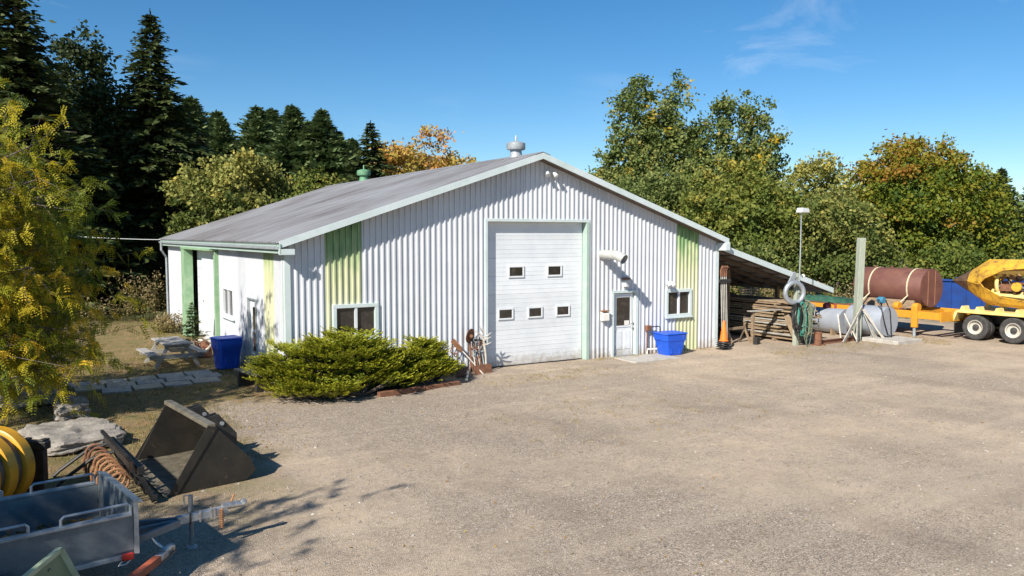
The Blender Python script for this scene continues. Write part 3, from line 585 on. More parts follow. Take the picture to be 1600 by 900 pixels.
def trunk_mesh(name, parent, h, r, limbs, m='bark', lean=(0, 0)):
    mb = MB(); pts = []; rad = []
    for i in range(7):
        t = i / 6; pts.append((lean[0] * t + .12 * math.sin(t * 5 + r * 30) * h / 10, lean[1] * t + .1 * math.cos(t * 4) * t * h / 10, h * t - (.15 if i == 0 else 0))); rad.append(r * (1.25 if i == 0 else 1) * (1 - .8 * t))
    mb.tube(pts, rad, 9); o = mb.build(name, m, parent, smooth=True)
    if limbs:
        lb = MB()
        for (z, e) in limbs:
            t = z / h; a = Vector((lean[0] * t, lean[1] * t, z)); e = Vector(e); mid = a.lerp(e, .5) + Vector((0, 0, (e - a).length * .06))
            rr = r * (1 - .8 * t) * .55; lb.tube([a, mid, e], [rr, rr * .6, rr * .2], 6)
        x = lb.build('limbs', m, parent, smooth=True); x['kind'] = 'stuff'
    return o
def crown(lobes, clump_n, leaves, leaf, matn, tintf, parent, clump_r=(.35, .6), fill=.25, bough=.80):
    lob = np.array(lobes, float); vol = lob[:, 3] * lob[:, 4] + lob[:, 4] * lob[:, 5]; pr_ = vol / vol.sum()
    C_ = []; NN = []
    while len(C_) < clump_n:
        k = RNG.choice(len(lob), p=pr_); d = rdir(1)[0]
        if d[2] < -.55 and RNG.random() < .6: continue
        rr = RNG.uniform(.86, 1.06) if RNG.random() > fill else RNG.uniform(.35, .85)
        p = lob[k, :3] + d * lob[k, 3:] * rr
        ins = ((((p - lob[:, :3]) / lob[:, 3:]) ** 2).sum(1) < .6).sum() - (rr < .77)
        if ins > 0 and RNG.random() < .8: continue
        C_.append(p); NN.append(d)
    C_ = np.array(C_); NN = np.array(NN)
    ns_ = max(6, clump_n // 9); si = RNG.integers(0, ns_, clump_n); sc_ = clump_r[1] * RNG.uniform(.8, 1.5, ns_)[si]; pull = RNG.random(clump_n) < bough
    o_ = RNG.normal(size=(clump_n, 3)) * np.array([1, 1, .42]) * sc_[:, None]; o_[:, 2] -= .28 * (o_[:, :2] ** 2).sum(1) / sc_
    bt_ = RNG.normal(size=ns_) * .09
    C_ = np.where(pull[:, None], C_[:ns_][si] + o_, C_); NN = np.where(pull[:, None], NN[:ns_][si], NN); btc = np.where(pull, bt_[si], -.08)
    ci = np.repeat(np.arange(clump_n), leaves); n = len(ci)
    cr = RNG.uniform(*clump_r, clump_n)
    off = RNG.normal(size=(n, 3)) * (cr[ci] * .55)[:, None] * np.array([1, 1, .8])
    P = C_[ci] + off
    nn = nrm(NN[ci] * .7 + RNG.normal(size=(n, 3)) * .75 + np.array([0, 0, .45])); d = nrm(RNG.normal(size=(n, 3)) + np.array([0, 0, -.35]))
    sz = RNG.uniform(.7, 1.3, n) * leaf
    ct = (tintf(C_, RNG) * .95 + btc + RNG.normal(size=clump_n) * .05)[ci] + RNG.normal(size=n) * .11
    return np_mesh('crown', leaf_quads(P, d, nn, sz, sz * .72), 4, LM[matn], ct, parent)
def lump(c, r, k, spread=.68, sr=(.30, .48), sz=1.0):
    """big ellipsoid broken into k uneven lobes"""
    c = np.array(c, float); r = np.array(r, float); out = [(*c, *(r * .66))]
    for _ in range(k):
        d = rdir(1)[0]; d[2] = abs(d[2]) * .9 - .35; f = RNG.uniform(*sr); p = c + nrm(d) * r * spread; out.append((*p, *(r * f * np.array([1, 1, sz]))))
    return out
def broadleaf(name, label, loc, lobes, clumps, leaves, leaf, matn, tintf, h_trunk, r_trunk, group=None, clump_r=(.35, .6), fill=.25, bough=.80):
    global RNG
    RNG = np.random.default_rng(zlib.crc32(label.encode()))
    t = thing(name, label, 'tree', loc, 0, group)
    lim = []
    for l in lobes[1:]: lim.append((h_trunk * RNG.uniform(.35, .75), (l[0] * .9, l[1] * .9, l[2])))
    trunk_mesh('trunk', t, h_trunk, r_trunk, lim); crown(lobes, clumps, leaves, leaf, matn, tintf, t, clump_r, fill, bough); return t
def spruce(name, label, loc, h, rad, matn='spruce', twig=.34, droop=.28, step=.33, per=8, bare=.06, dens=1.0, group=None, tuft=False, wq=.30):
    t = thing(name, label, 'tree', loc, RNG.uniform(0, 6), group)
    trunk_mesh('trunk', t, h * .97, max(.02, h * .013), [])
    c = []; d = []; n = []; ln = []; tn = []
    bl = MB(); z = h * bare
    while z < h * .985:
        f = 1 - z / h; Lr = rad * (f ** (1.0 if tuft else .85)) * (1.0 if f < .88 else .9) + .05 * h / 10
        for b in range(per):
            a = RNG.uniform(0, 6.283); Lb = Lr * RNG.uniform(.5, 1.22); bt_ = RNG.normal() * .13; rise = (.30 if f < .15 else .12) * (1 if not tuft else 1.5)  # bt_: per-branch tint that paints in lit and dim branches
            k = max(3, int(Lb / (twig * .42) * dens)); ts = np.linspace(.18, 1, k)
            if Lb > .8 and RNG.random() < .5: bl.tube([(0, 0, z), (math.cos(a) * Lb * .8, math.sin(a) * Lb * .8, z + rise * Lb * .64 - droop * Lb * .5)], [.03, .01], 4, cap=False)
            for q_ in ts:
                r_ = Lb * q_; zz = z + rise * Lb * q_ * .8 - droop * Lb * q_ ** 1.2 + (.10 * Lb * max(0, q_ - .7))
                p = np.array([math.cos(a) * r_, math.sin(a) * r_, zz]); o_ = np.array([math.cos(a), math.sin(a), 0]); s_ = np.array([-math.sin(a), math.cos(a), 0])
                tl = twig * (1.25 - .6 * q_) * (.38 + .62 * min(1, f * 3.2))
                for sd in (-1, 1, 0):
                    dd = o_ * (.75 if sd else 1.1) + s_ * sd * .8 + np.array([0, 0, RNG.uniform(-.45, .1) + (.55 if tuft else 0)]) + RNG.normal(size=3) * .18
                    dd /= np.linalg.norm(dd)
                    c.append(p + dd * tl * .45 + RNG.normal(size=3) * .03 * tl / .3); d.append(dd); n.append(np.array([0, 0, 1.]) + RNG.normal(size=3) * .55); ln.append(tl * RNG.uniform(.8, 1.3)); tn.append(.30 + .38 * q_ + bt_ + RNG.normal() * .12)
        z += step * (.5 + .6 * f)
    for k in range(26):                                   # leader shoot
        zz = h * (.955 + .05 * k / 26); a = RNG.uniform(0, 6.28); dd = np.array([math.cos(a) * .5, math.sin(a) * .5, .8]); l_ = twig * .45 * (1.15 - k / 30)
        c.append(np.array([0, 0, zz]) + dd * l_ * .4); d.append(dd); n.append(np.array([math.cos(a), math.sin(a), .2])); ln.append(l_); tn.append(.6)
    c = np.array(c); ln = np.array(ln)
    np_mesh('crown', leaf_quads(c, np.array(d), np.array(n), ln, ln * wq), 4, LM[matn], np.array(tn), t)
    if bl.f: x = bl.build('limbs', 'bark', t, smooth=True); x['kind'] = 'stuff'
    return t

# tall dark spruces behind the locust
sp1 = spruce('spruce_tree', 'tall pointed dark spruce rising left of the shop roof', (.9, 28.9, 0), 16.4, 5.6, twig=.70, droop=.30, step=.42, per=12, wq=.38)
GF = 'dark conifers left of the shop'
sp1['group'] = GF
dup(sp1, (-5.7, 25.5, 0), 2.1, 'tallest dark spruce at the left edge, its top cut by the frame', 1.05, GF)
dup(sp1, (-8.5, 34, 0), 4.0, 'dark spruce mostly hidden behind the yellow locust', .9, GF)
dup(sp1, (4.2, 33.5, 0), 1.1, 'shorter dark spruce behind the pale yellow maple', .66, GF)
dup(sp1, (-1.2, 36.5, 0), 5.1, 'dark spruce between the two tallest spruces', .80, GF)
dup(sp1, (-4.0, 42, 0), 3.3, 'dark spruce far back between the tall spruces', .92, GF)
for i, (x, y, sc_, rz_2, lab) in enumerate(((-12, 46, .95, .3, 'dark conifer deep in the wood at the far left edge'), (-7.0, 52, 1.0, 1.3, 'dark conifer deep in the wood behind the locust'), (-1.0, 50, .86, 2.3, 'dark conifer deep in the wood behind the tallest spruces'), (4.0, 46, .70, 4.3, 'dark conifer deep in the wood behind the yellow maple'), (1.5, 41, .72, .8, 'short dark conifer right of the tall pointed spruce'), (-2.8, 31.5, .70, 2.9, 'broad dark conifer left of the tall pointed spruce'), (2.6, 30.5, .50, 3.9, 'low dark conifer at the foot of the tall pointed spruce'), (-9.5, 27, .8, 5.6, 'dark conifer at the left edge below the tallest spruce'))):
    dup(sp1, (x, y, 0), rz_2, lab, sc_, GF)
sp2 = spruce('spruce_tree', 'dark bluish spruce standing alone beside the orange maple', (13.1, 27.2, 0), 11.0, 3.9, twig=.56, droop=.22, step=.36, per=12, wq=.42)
# loose pine row
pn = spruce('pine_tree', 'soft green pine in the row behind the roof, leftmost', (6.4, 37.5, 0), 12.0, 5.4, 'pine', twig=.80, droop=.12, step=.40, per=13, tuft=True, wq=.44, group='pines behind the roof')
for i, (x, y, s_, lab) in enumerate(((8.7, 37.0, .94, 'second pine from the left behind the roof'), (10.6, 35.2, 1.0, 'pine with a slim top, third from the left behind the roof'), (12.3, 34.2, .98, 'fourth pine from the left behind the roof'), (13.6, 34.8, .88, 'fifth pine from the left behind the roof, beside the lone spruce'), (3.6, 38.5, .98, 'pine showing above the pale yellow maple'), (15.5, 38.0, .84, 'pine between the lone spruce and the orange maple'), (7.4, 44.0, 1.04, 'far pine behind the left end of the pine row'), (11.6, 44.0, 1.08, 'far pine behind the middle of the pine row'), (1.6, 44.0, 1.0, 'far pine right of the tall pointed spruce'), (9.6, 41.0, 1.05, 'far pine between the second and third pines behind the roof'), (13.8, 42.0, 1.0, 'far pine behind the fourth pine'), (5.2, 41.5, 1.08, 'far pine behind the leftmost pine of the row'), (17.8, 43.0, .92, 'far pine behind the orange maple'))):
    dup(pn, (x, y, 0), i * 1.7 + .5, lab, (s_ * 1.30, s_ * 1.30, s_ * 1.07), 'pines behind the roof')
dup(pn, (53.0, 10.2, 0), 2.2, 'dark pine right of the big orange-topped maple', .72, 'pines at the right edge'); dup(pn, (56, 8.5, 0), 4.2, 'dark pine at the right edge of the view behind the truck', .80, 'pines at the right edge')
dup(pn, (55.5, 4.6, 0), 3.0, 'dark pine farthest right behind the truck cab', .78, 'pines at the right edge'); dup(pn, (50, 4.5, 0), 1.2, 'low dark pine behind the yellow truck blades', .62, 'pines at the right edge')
# broadleaf trees
BT = [(0, 0, 3.5 + 1.25 * i, max(.9, 3.4 - .22 * i) * (1 if i < 7 else .75), max(.9, 3.4 - .22 * i) * (1 if i < 7 else .75), 1.7) for i in range(9)]
flat = lambda lo, hi: (lambda c, r: r.uniform(lo, hi, len(c)))
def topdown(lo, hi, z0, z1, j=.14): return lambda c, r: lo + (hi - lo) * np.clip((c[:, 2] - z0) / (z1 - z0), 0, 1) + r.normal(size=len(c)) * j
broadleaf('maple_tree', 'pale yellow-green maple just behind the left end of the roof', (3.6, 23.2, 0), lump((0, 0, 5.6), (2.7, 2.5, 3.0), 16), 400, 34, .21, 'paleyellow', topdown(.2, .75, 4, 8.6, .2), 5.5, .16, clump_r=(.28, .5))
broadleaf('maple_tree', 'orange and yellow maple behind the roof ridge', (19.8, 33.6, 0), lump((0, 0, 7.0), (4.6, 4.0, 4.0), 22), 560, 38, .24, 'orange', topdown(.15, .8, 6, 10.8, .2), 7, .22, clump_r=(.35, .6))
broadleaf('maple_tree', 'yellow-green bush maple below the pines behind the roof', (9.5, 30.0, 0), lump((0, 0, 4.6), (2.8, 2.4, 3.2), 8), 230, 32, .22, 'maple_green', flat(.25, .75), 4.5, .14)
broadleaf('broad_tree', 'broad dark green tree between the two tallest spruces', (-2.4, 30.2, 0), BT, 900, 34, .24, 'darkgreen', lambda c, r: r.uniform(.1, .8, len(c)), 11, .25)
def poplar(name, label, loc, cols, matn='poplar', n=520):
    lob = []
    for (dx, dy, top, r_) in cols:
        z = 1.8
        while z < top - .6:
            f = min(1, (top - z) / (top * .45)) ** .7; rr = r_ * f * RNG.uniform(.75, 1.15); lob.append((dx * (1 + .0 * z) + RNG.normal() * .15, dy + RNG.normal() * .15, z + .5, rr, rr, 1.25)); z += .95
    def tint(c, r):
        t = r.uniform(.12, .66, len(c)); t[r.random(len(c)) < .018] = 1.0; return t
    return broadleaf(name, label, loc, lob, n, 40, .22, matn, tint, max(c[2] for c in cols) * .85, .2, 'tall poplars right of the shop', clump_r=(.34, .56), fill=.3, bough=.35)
poplar('poplar_tree', 'tallest green poplar with several narrow tops and yellow flecks', (31.2, 21.8, 0), ((-1.3, .8, 14.0, 1.25), (-.1, .1, 13.2, 1.2), (1.25, -.8, 13.8, 1.15), (-2.6, 1.5, 9.0, 1.3), (2.2, -1.3, 10.4, 1.2)), n=1500)
poplar('poplar_tree', 'slightly shorter poplar right of the tallest poplar', (35.0, 18.9, 0), ((-1.3, .8, 11.7, 1.15), (-.1, .0, 12.9, 1.15), (1.3, -.8, 13.0, 1.1), (2.4, -1.5, 11.9, 1.05), (.6, -.4, 9.5, 1.6)), n=1300)
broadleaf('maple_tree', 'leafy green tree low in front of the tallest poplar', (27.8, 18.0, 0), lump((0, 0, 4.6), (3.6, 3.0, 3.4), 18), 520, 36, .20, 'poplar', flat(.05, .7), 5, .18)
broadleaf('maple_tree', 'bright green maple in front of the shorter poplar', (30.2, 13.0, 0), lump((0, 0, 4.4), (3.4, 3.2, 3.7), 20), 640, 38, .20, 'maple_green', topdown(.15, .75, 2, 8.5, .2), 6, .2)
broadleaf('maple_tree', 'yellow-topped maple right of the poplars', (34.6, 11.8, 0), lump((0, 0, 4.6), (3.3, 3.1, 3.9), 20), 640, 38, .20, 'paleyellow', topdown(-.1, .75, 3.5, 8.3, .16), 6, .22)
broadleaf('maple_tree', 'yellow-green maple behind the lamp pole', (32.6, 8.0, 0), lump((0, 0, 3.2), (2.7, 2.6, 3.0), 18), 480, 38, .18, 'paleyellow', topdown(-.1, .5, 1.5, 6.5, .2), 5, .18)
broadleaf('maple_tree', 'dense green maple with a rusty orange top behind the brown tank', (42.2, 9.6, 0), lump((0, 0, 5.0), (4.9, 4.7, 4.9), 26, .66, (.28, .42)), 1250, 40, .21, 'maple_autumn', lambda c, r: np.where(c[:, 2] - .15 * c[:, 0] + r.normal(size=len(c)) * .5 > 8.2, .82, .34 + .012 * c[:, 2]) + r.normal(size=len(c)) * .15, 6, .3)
for i, (x, y, r_, zc, lab) in enumerate(((28.5, 10.5, 2.3, 1.9, 'dark green bush behind the lean-to'), (37.0, 3.8, 2.2, 1.7, 'green bush behind the brown tank'), (40.2, 1.2, 2.4, 1.9, 'green bush behind the blue container'), (43.5, -1.2, 2.6, 2.0, 'green bush behind the tree spade blades'), (24.0, 20.0, 2.6, 2.0, 'dark bush hidden behind the shop'), (46.5, 4.5, 3.0, 2.6, 'tall green bush right of the orange-topped maple'))):
    t = thing('bush', lab, 'bush', (x, y, 0), 0, 'bushes behind the yard'); trunk_mesh('stem', t, zc * 1.2, .06, []); lob = lump((0, 0, zc), (r_, r_, zc), 7)
    crown(lob, 230, 34, .19, 'maple_green' if i % 2 else 'poplar', flat(.1, .6), t)
# locust tree at the left, feathery leaves
def locust(name, label, loc, boughs, seed, dens=1.0, group=None, tint0=.45):
    g = np.random.default_rng(seed); t = thing(name, label, 'tree', loc, 0, group)
    trunk_mesh('trunk', t, 5.2, .17, [], lean=(.5, -.2)); lb = MB()
    cs = []; ds = []; nn = []; ln = []; tn = []
    for (ex, ey, ez, k) in boughs:
        e = np.array([ex, ey, ez]); s0 = np.array([.3, 0, min(4.6, max(1.7, ez * .7))]); mid = (s0 + e) / 2 + np.array([0, 0, .35])
        lb.tube([s0, mid, e], [.06, .035, .012], 6, cap=False)
        bt = tint0 + g.normal() * .22
        for j in range(int(k * dens)):
            u = g.uniform(.3, 1.05); b = (1 - u) ** 2 * s0 + 2 * u * (1 - u) * mid + u * u * e
            p = b + g.normal(size=3) * np.array([.55, .55, .42]) * (.4 + .5 * u)
            out = nrm((p - np.array([0, 0, p[2]]))[None])[0]; hd = nrm((out * .8 + g.normal(size=3) * .6 + np.array([0, 0, -.25]))[None])[0]
            Ls = g.uniform(.4, .8); lb.tube([b, p, p + hd * Ls * .8], [.008, .005, .003], 3, cap=False)
            st = bt + g.normal() * .13
            for f in range(g.integers(9, 15)):
                q_ = g.uniform(0, 1); fp_ = p + hd * Ls * q_ + np.array([0, 0, -.12 * q_ * q_]); fd = nrm((hd * .6 + g.normal(size=3) * .75 + np.array([0, 0, -.45]))[None])[0]
                fl = g.uniform(.17, .30); sd = nrm(np.cross(fd, g.normal(size=3))[None])[0]; fn = np.cross(fd, sd); kk = 6; ft = st + g.normal() * .08
                for m_ in range(kk):
                    a = (m_ + .7) / kk
                    for s_ in (-1, 1):
                        dd = fd * .45 + sd * s_ * .9; cs.append(fp_ + fd * fl * a + sd * s_ * .03 + np.array([0, 0, -.06 * a * a])); ds.append(dd); nn.append(fn); ln.append(.069 * (1.1 - .35 * a) * g.uniform(.7, 1.25)); tn.append(ft)
    ln = np.array(ln); np_mesh('crown', leaf_quads(np.array(cs), np.array(ds), np.array(nn), ln, ln * .46), 4, LM['locust'], np.array(tn), t)
    x = lb.build('limbs', 'bark', t, smooth=True); x['kind'] = 'stuff'; return t
g = np.random.default_rng(3); bl = []
for i in range(64):
    a = g.uniform(-2.3, 1.5); zz = g.uniform(1.0, 7.1); r_ = (3.5 if zz < 5 else 3.5 - (zz - 5) * .7) * g.uniform(.5, 1.0); bl.append((math.cos(a) * r_, math.sin(a) * r_, zz, 12))
bl += [(2.9, -1.6, .75, 16), (3.3, -.5, 1.6, 14), (3.4, .8, 2.6, 14), (2.7, -1.7, 1.4, 14), (2.6, -1.2, 4.8, 14), (2.9, .5, 3.8, 14), (2.4, -1.6, 5.8, 14), (3.6, 1.2, 3.2, 14)]
locust('locust_tree', 'feathery yellow-green locust tree overhanging the left edge of the photo', (-7.9, .3, 0), bl, 11, 2.1, None, .42)
bl2 = []
for i in range(64):
    a = g.uniform(0, 6.28); r_ = g.uniform(.5, 2.4); bl2.append((math.cos(a) * r_, math.sin(a) * r_, g.uniform(3.0, 6.2), 15))
locust('locust_tree', 'locust tree outside the left edge that shades the trailers', (-11.9, -13.4, 0), bl2, 12)

# ------------------------------------------------------------------ low plants
def juniper(label, loc, mounds, n, seed):
    g = np.random.default_rng(seed); t = thing('juniper_bush', label, 'bush', loc, 0, 'junipers along the shop front')
    mm = np.array(mounds, float); pr_ = mm[:, 3] * mm[:, 5]; pr_ /= pr_.sum(); cs = []; ds = []; nn = []; ln = []; tn = []; st = MB()
    up = np.array([0, 0, 1.])
    for i in range(n // 13):
        k = g.choice(len(mm), p=pr_); d = nrm(g.normal(size=(1, 3)))[0]; d[2] = abs(d[2]) * .95 - .1
        rr = g.uniform(.84, 1.04) if g.random() < .85 else g.uniform(.5, .8)
        bc_ = mm[k, :3] + d * mm[k, 3:] * rr; bc_[2] = max(bc_[2], .10)
        st.tube([(mm[k, 0], mm[k, 1], .02), tuple(bc_ * .6 + mm[k, :3] * .4 - up * .08), tuple(bc_)], [.03, .02, .008], 4, cap=False)
        o_ = nrm(np.array([[d[0], d[1], 0]]))[0]; tilt = g.uniform(.12, .42); ax = nrm((o_ + up * tilt)[None])[0]; sd0 = np.array([-o_[1], o_[0], 0]); nz_ = np.cross(ax, sd0); nz_ = nz_ if nz_[2] > 0 else -nz_; bt = .34 + g.normal() * .09
        for j in range(26):
            u = g.uniform(-.30, .30); v_ = g.normal() * .17 * (1.1 - abs(u)); p = bc_ + ax * u + sd0 * v_ + nz_ * (g.normal() * .03 - .25 * v_ * v_)
            hd = nrm((ax * .9 + sd0 * (v_ * 2.6 + g.normal() * .25) + nz_ * g.uniform(-.05, .45))[None])[0]; sd = nrm(np.cross(hd, nz_)[None])[0]; fl = g.uniform(.14, .28); kk = 6
            for m_ in range(kk):
                a = (m_ + .5) / kk
                for s_ in (-1, 1):
                    dd = hd * .8 + sd * s_ * (.75 - .3 * a) + nz_ * g.uniform(-.1, .5); w_ = 1 - .5 * a
                    cs.append(p + hd * fl * a + nrm(dd[None])[0] * .04 * w_); ds.append(dd); nn.append(nz_ + g.normal(size=3) * .45); ln.append(.105 * w_ * g.uniform(.7, 1.25)); tn.append(bt + .28 * (u + .3) + .38 * a + g.normal() * .06)
    ln = np.array(ln); np_mesh('foliage', leaf_quads(np.array(cs), np.array(ds), np.array(nn), ln, ln * .42), 4, LM['juniper'], np.array(tn), t)
    x = st.build('stems', 'bark', t); x['kind'] = 'stuff'; return t
juniper('large spreading yellow-green juniper at the front left corner of the shop', (1.0, -1.15, 0), ((0, 0, .45, 1.45, 1.0, 1.02), (-.95, .25, .5, 1.0, .85, .85), (.5, .25, .6, .95, .65, 1.10), (-.75, -.55, .22, .9, .6, .42), (.3, -.75, .2, 1.0, .5, .40), (1.1, .1, .4, .6, .6, .66), (-1.35, .55, .4, .5, .6, .55)), 3300, 21)
juniper('smaller yellow-green juniper in front of the wall beside the iron pieces', (3.0, -1.0, 0), ((0, 0, .32, .95, .66, .58), (.45, .25, .42, .55, .45, .74), (-.5, -.35, .22, .8, .5, .42), (.7, -.1, .22, .42, .40, .38)), 1500, 22)
spruce('spruce_sapling', 'small young spruce against the white side wall', (-.75, 8.9, 0), 1.65, .62, twig=.16, droop=.1, step=.14, per=8, bare=.03)['category'] = 'shrub'
def blades(name, label, cat, loc, n, h, spread, w_, matn, seed, arch=.5, part='foliage', tint=(.2, .8)):
    g = np.random.default_rng(seed); t = thing(name, label, cat, loc); V = []; T = []
    for i in range(n):
        a = g.uniform(0, 6.28); l = h * g.uniform(.55, 1.05); lean = g.uniform(.05, arch); b = np.array([math.cos(a), math.sin(a), 0]) * g.uniform(0, spread); o = np.array([math.cos(a), math.sin(a), 0]); s_ = np.array([-math.sin(a), math.cos(a), 0])
        p1 = b + o * lean * l * .4 + np.array([0, 0, l * .55]); p2 = b + o * lean * l + np.array([0, 0, l * (1 - lean * .3)])
        V.append([b - s_ * w_ * .5, b + s_ * w_ * .5, p1 + s_ * w_ * .45, p1 - s_ * w_ * .45]); V.append([p1 - s_ * w_ * .45, p1 + s_ * w_ * .45, p2 + s_ * w_ * .04, p2 - s_ * w_ * .04]); T += [g.uniform(*tint)] * 2
    np_mesh(part, np.array(V), 4, LM[matn], np.array(T), t); return t
blades('yucca_plant', 'spiky grey-green yucca at the left edge above the rocks', 'plant', (-6.05, 5.6, 0), 46, .75, .12, .05, 'yucca', 31, .8)
def weeds(label, loc, h, n, seed, sp=.8):
    g = np.random.default_rng(seed); t = thing('dry_weeds', label, 'weeds', loc, 0, 'dry weeds by the shop'); st = MB(); cs = []; ds = []; ln = []; tn = []
    for i in range(n):
        b = np.array([g.normal() * sp, g.normal() * sp, 0]); l = h * g.uniform(.5, 1.1); top = b + np.array([g.normal() * .15, g.normal() * .15, l]); st.tube([b, top], [.008, .004], 3, cap=False)
        for j in range(16):
            u = g.uniform(.25, 1.05); cs.append(b + (top - b) * u + g.normal(size=3) * .07); ds.append(g.normal(size=3) + np.array([0, 0, .5])); ln.append(g.uniform(.08, .17)); tn.append(.15 + .65 * u + g.normal() * .12)
    ln = np.array(ln); k = len(ln); np_mesh('foliage', leaf_quads(np.array(cs), np.array(ds), rdir(k), ln, ln * .4), 4, LM['weeds'], np.array(tn), t); x = st.build('stems', LM['weeds'], t); x['kind'] = 'stuff'
weeds('tall tan dry weeds at the far left corner of the shop', (-.9, 20.2, 0), 2.1, 90, 41, .6)
weeds('shorter dry weeds left of the tall weed clump', (-2.7, 21.0, 0), 1.0, 40, 42, .5)
weeds('low dry weeds along the side wall by the sliding door', (-.6, 14.8, 0), .7, 70, 43, .32)
weeds('dry weeds behind the brown tank trailer', (29.5, 4.2, 0), 1.5, 130, 44, 1.6)
weeds('dry yellow weeds behind the black crates', (27.0, 8.0, 0), 1.7, 110, 45, 1.4)

# ------------------------------------------------------------------ ground litter (uncountable)
def inyard(x, y):
    return ~((x > -.1) & (x < W + .1) & (y > -.08) & (y < LEN))
n = 26000; px = RNG.uniform(-6, 17, n); py = -16 + 18 * RNG.random(n) ** 1.15; ok = inyard(px, py); px, py = px[ok], py[ok]; n = len(px)
sz = RNG.uniform(.006, .016, n) * (1 + 1.2 * (RNG.random(n) < .06))
base = np.array([[1, 0, 0], [0, 1, 0], [-1, 0, 0], [0, -1, 0], [0, 0, 1]], float)
tri = np.array([[0, 1, 4], [1, 2, 4], [2, 3, 4], [3, 0, 4]])
ang = RNG.uniform(0, 6.28, n); pv = base[None] * (sz[:, None, None]) * np.stack([RNG.uniform(.7, 1.4, n), RNG.uniform(.7, 1.2, n), RNG.uniform(.5, .9, n)], -1)[:, None, :]
ca, sa = np.cos(ang)[:, None], np.sin(ang)[:, None]; xr = pv[..., 0] * ca - pv[..., 1] * sa; yr = pv[..., 0] * sa + pv[..., 1] * ca
zz = np.array([gz(a, b) for a, b in zip(px, py)])
pv = np.stack([xr + px[:, None], yr + py[:, None], pv[..., 2] + zz[:, None]], -1)
LM['stone'] = leafmat('loose_stones', [(0.13, 0.115, 0.10), (0.24, 0.21, 0.18), (0.33, 0.29, 0.25), (0.50, 0.46, 0.41)], 0.0)
po = np_mesh('gravel', pv[:, tri].reshape(-1, 3, 3), 3, LM['stone'], np.repeat(RNG.beta(2, 2.4, n), 4)); tag(po, 'loose grey and tan stones scattered over the yard', 'gravel', kind='stuff')
def scatter(n, regions):
    P = []
    for (x0, x1, y0, y1, wgt) in regions:
        k = int(n * wgt); P.append(np.stack([RNG.uniform(x0, x1, k), RNG.uniform(y0, y1, k)], -1))
    P = np.concatenate(P); return P[inyard(P[:, 0], P[:, 1])]
def grass(P, h, w_, name, label, tints):
    n = len(P); a = RNG.uniform(0, 6.28, n); l = h * RNG.uniform(.4, 1.2, n); z0 = np.array([gz(x, y) for x, y in P]); b = np.stack([P[:, 0], P[:, 1], z0], -1)
    s_ = np.stack([-np.sin(a), np.cos(a), 0 * a], -1) * w_ * .5; o_ = np.stack([np.cos(a), np.sin(a), 0 * a], -1)
    tip = b + o_ * (l * RNG.uniform(.1, .9, n))[:, None] + np.array([0, 0, 1.]) * l[:, None]
    o = np_mesh(name, np.stack([b - s_, b + s_, tip], 1), 3, LM['grass'], tints(n)); return tag(o, label, 'grass', kind='stuff')
cl = scatter(900, [(-7.5, -2.0, -7, 8, .5), (-6, -.4, 8, 22, .3), (-3, -.3, 1, 9, .2)]); P = np.repeat(cl, 26, 0) + RNG.normal(size=(len(cl) * 26, 2)) * .13; P = P[inyard(P[:, 0], P[:, 1])]
grass(P, .07, .012, 'short_grass', 'short dry grass on the ground left of the shop', lambda n: RNG.beta(1.6, 1.8, n))
cl = np.concatenate([scatter(60, [(4.6, 9, -2.6, -1.2, 1)]), scatter(40, [(9.7, 14.5, -.35, -.12, 1)]), scatter(130, [(15.6, 24, -3.2, -1.6, 1)]), scatter(50, [(2, 9, -9, -5, 1)]), scatter(60, [(0, 5.6, -.6, -.15, 1)]), scatter(150, [(22.5, 24, -4, 6, 1)])])
P = np.repeat(cl, 22, 0) + RNG.normal(size=(len(cl) * 22, 2)) * .09; P = P[inyard(P[:, 0], P[:, 1])]
grass(P, .06, .010, 'yard_tufts', 'sparse tan grass tufts in the gravel and along the walls', lambda n: RNG.uniform(.45, 1, n))
n = 2600; P = np.concatenate([scatter(n, [(-7, -1, -6, 8, .8)]), scatter(n, [(-6, 12, -14, -1, .12)])]); n = len(P); zc = np.array([gz(x, y) for x, y in P]) + .012
o = np_mesh('fallen_leaves', leaf_quads(np.stack([P[:, 0], P[:, 1], zc], -1), np.concatenate([RNG.normal(size=(n, 2)), RNG.normal(size=(n, 1)) * .2], 1), np.array([0, 0, 1.]) + RNG.normal(size=(n, 3)) * .3, RNG.uniform(.03, .07, n), RNG.uniform(.02, .04, n)), 4, LM['litter'], RNG.random(n)); tag(o, 'small fallen leaves littering the ground under the locust', 'leaves', kind='stuff')
st = MB()
for i in range(70):
    x, y = RNG.uniform(-4, 11), RNG.uniform(-13.5, -2); a = RNG.uniform(0, 3.14); l = RNG.uniform(.06, .25) * (1 if RNG.random() < .3 else .5); z = gz(x, y) + .012
    st.tube([(x, y, z), (x + math.cos(a) * l * .5, y + math.sin(a) * l * .5, z + .012), (x + math.cos(a + .3) * l, y + math.sin(a + .3) * l, z)], .0022, 3, cap=False)
o = st.build('straw', LM['litter'] and 'strap'); tag(o, 'thin straws and twigs lying on the gravel', 'straw', kind='stuff')

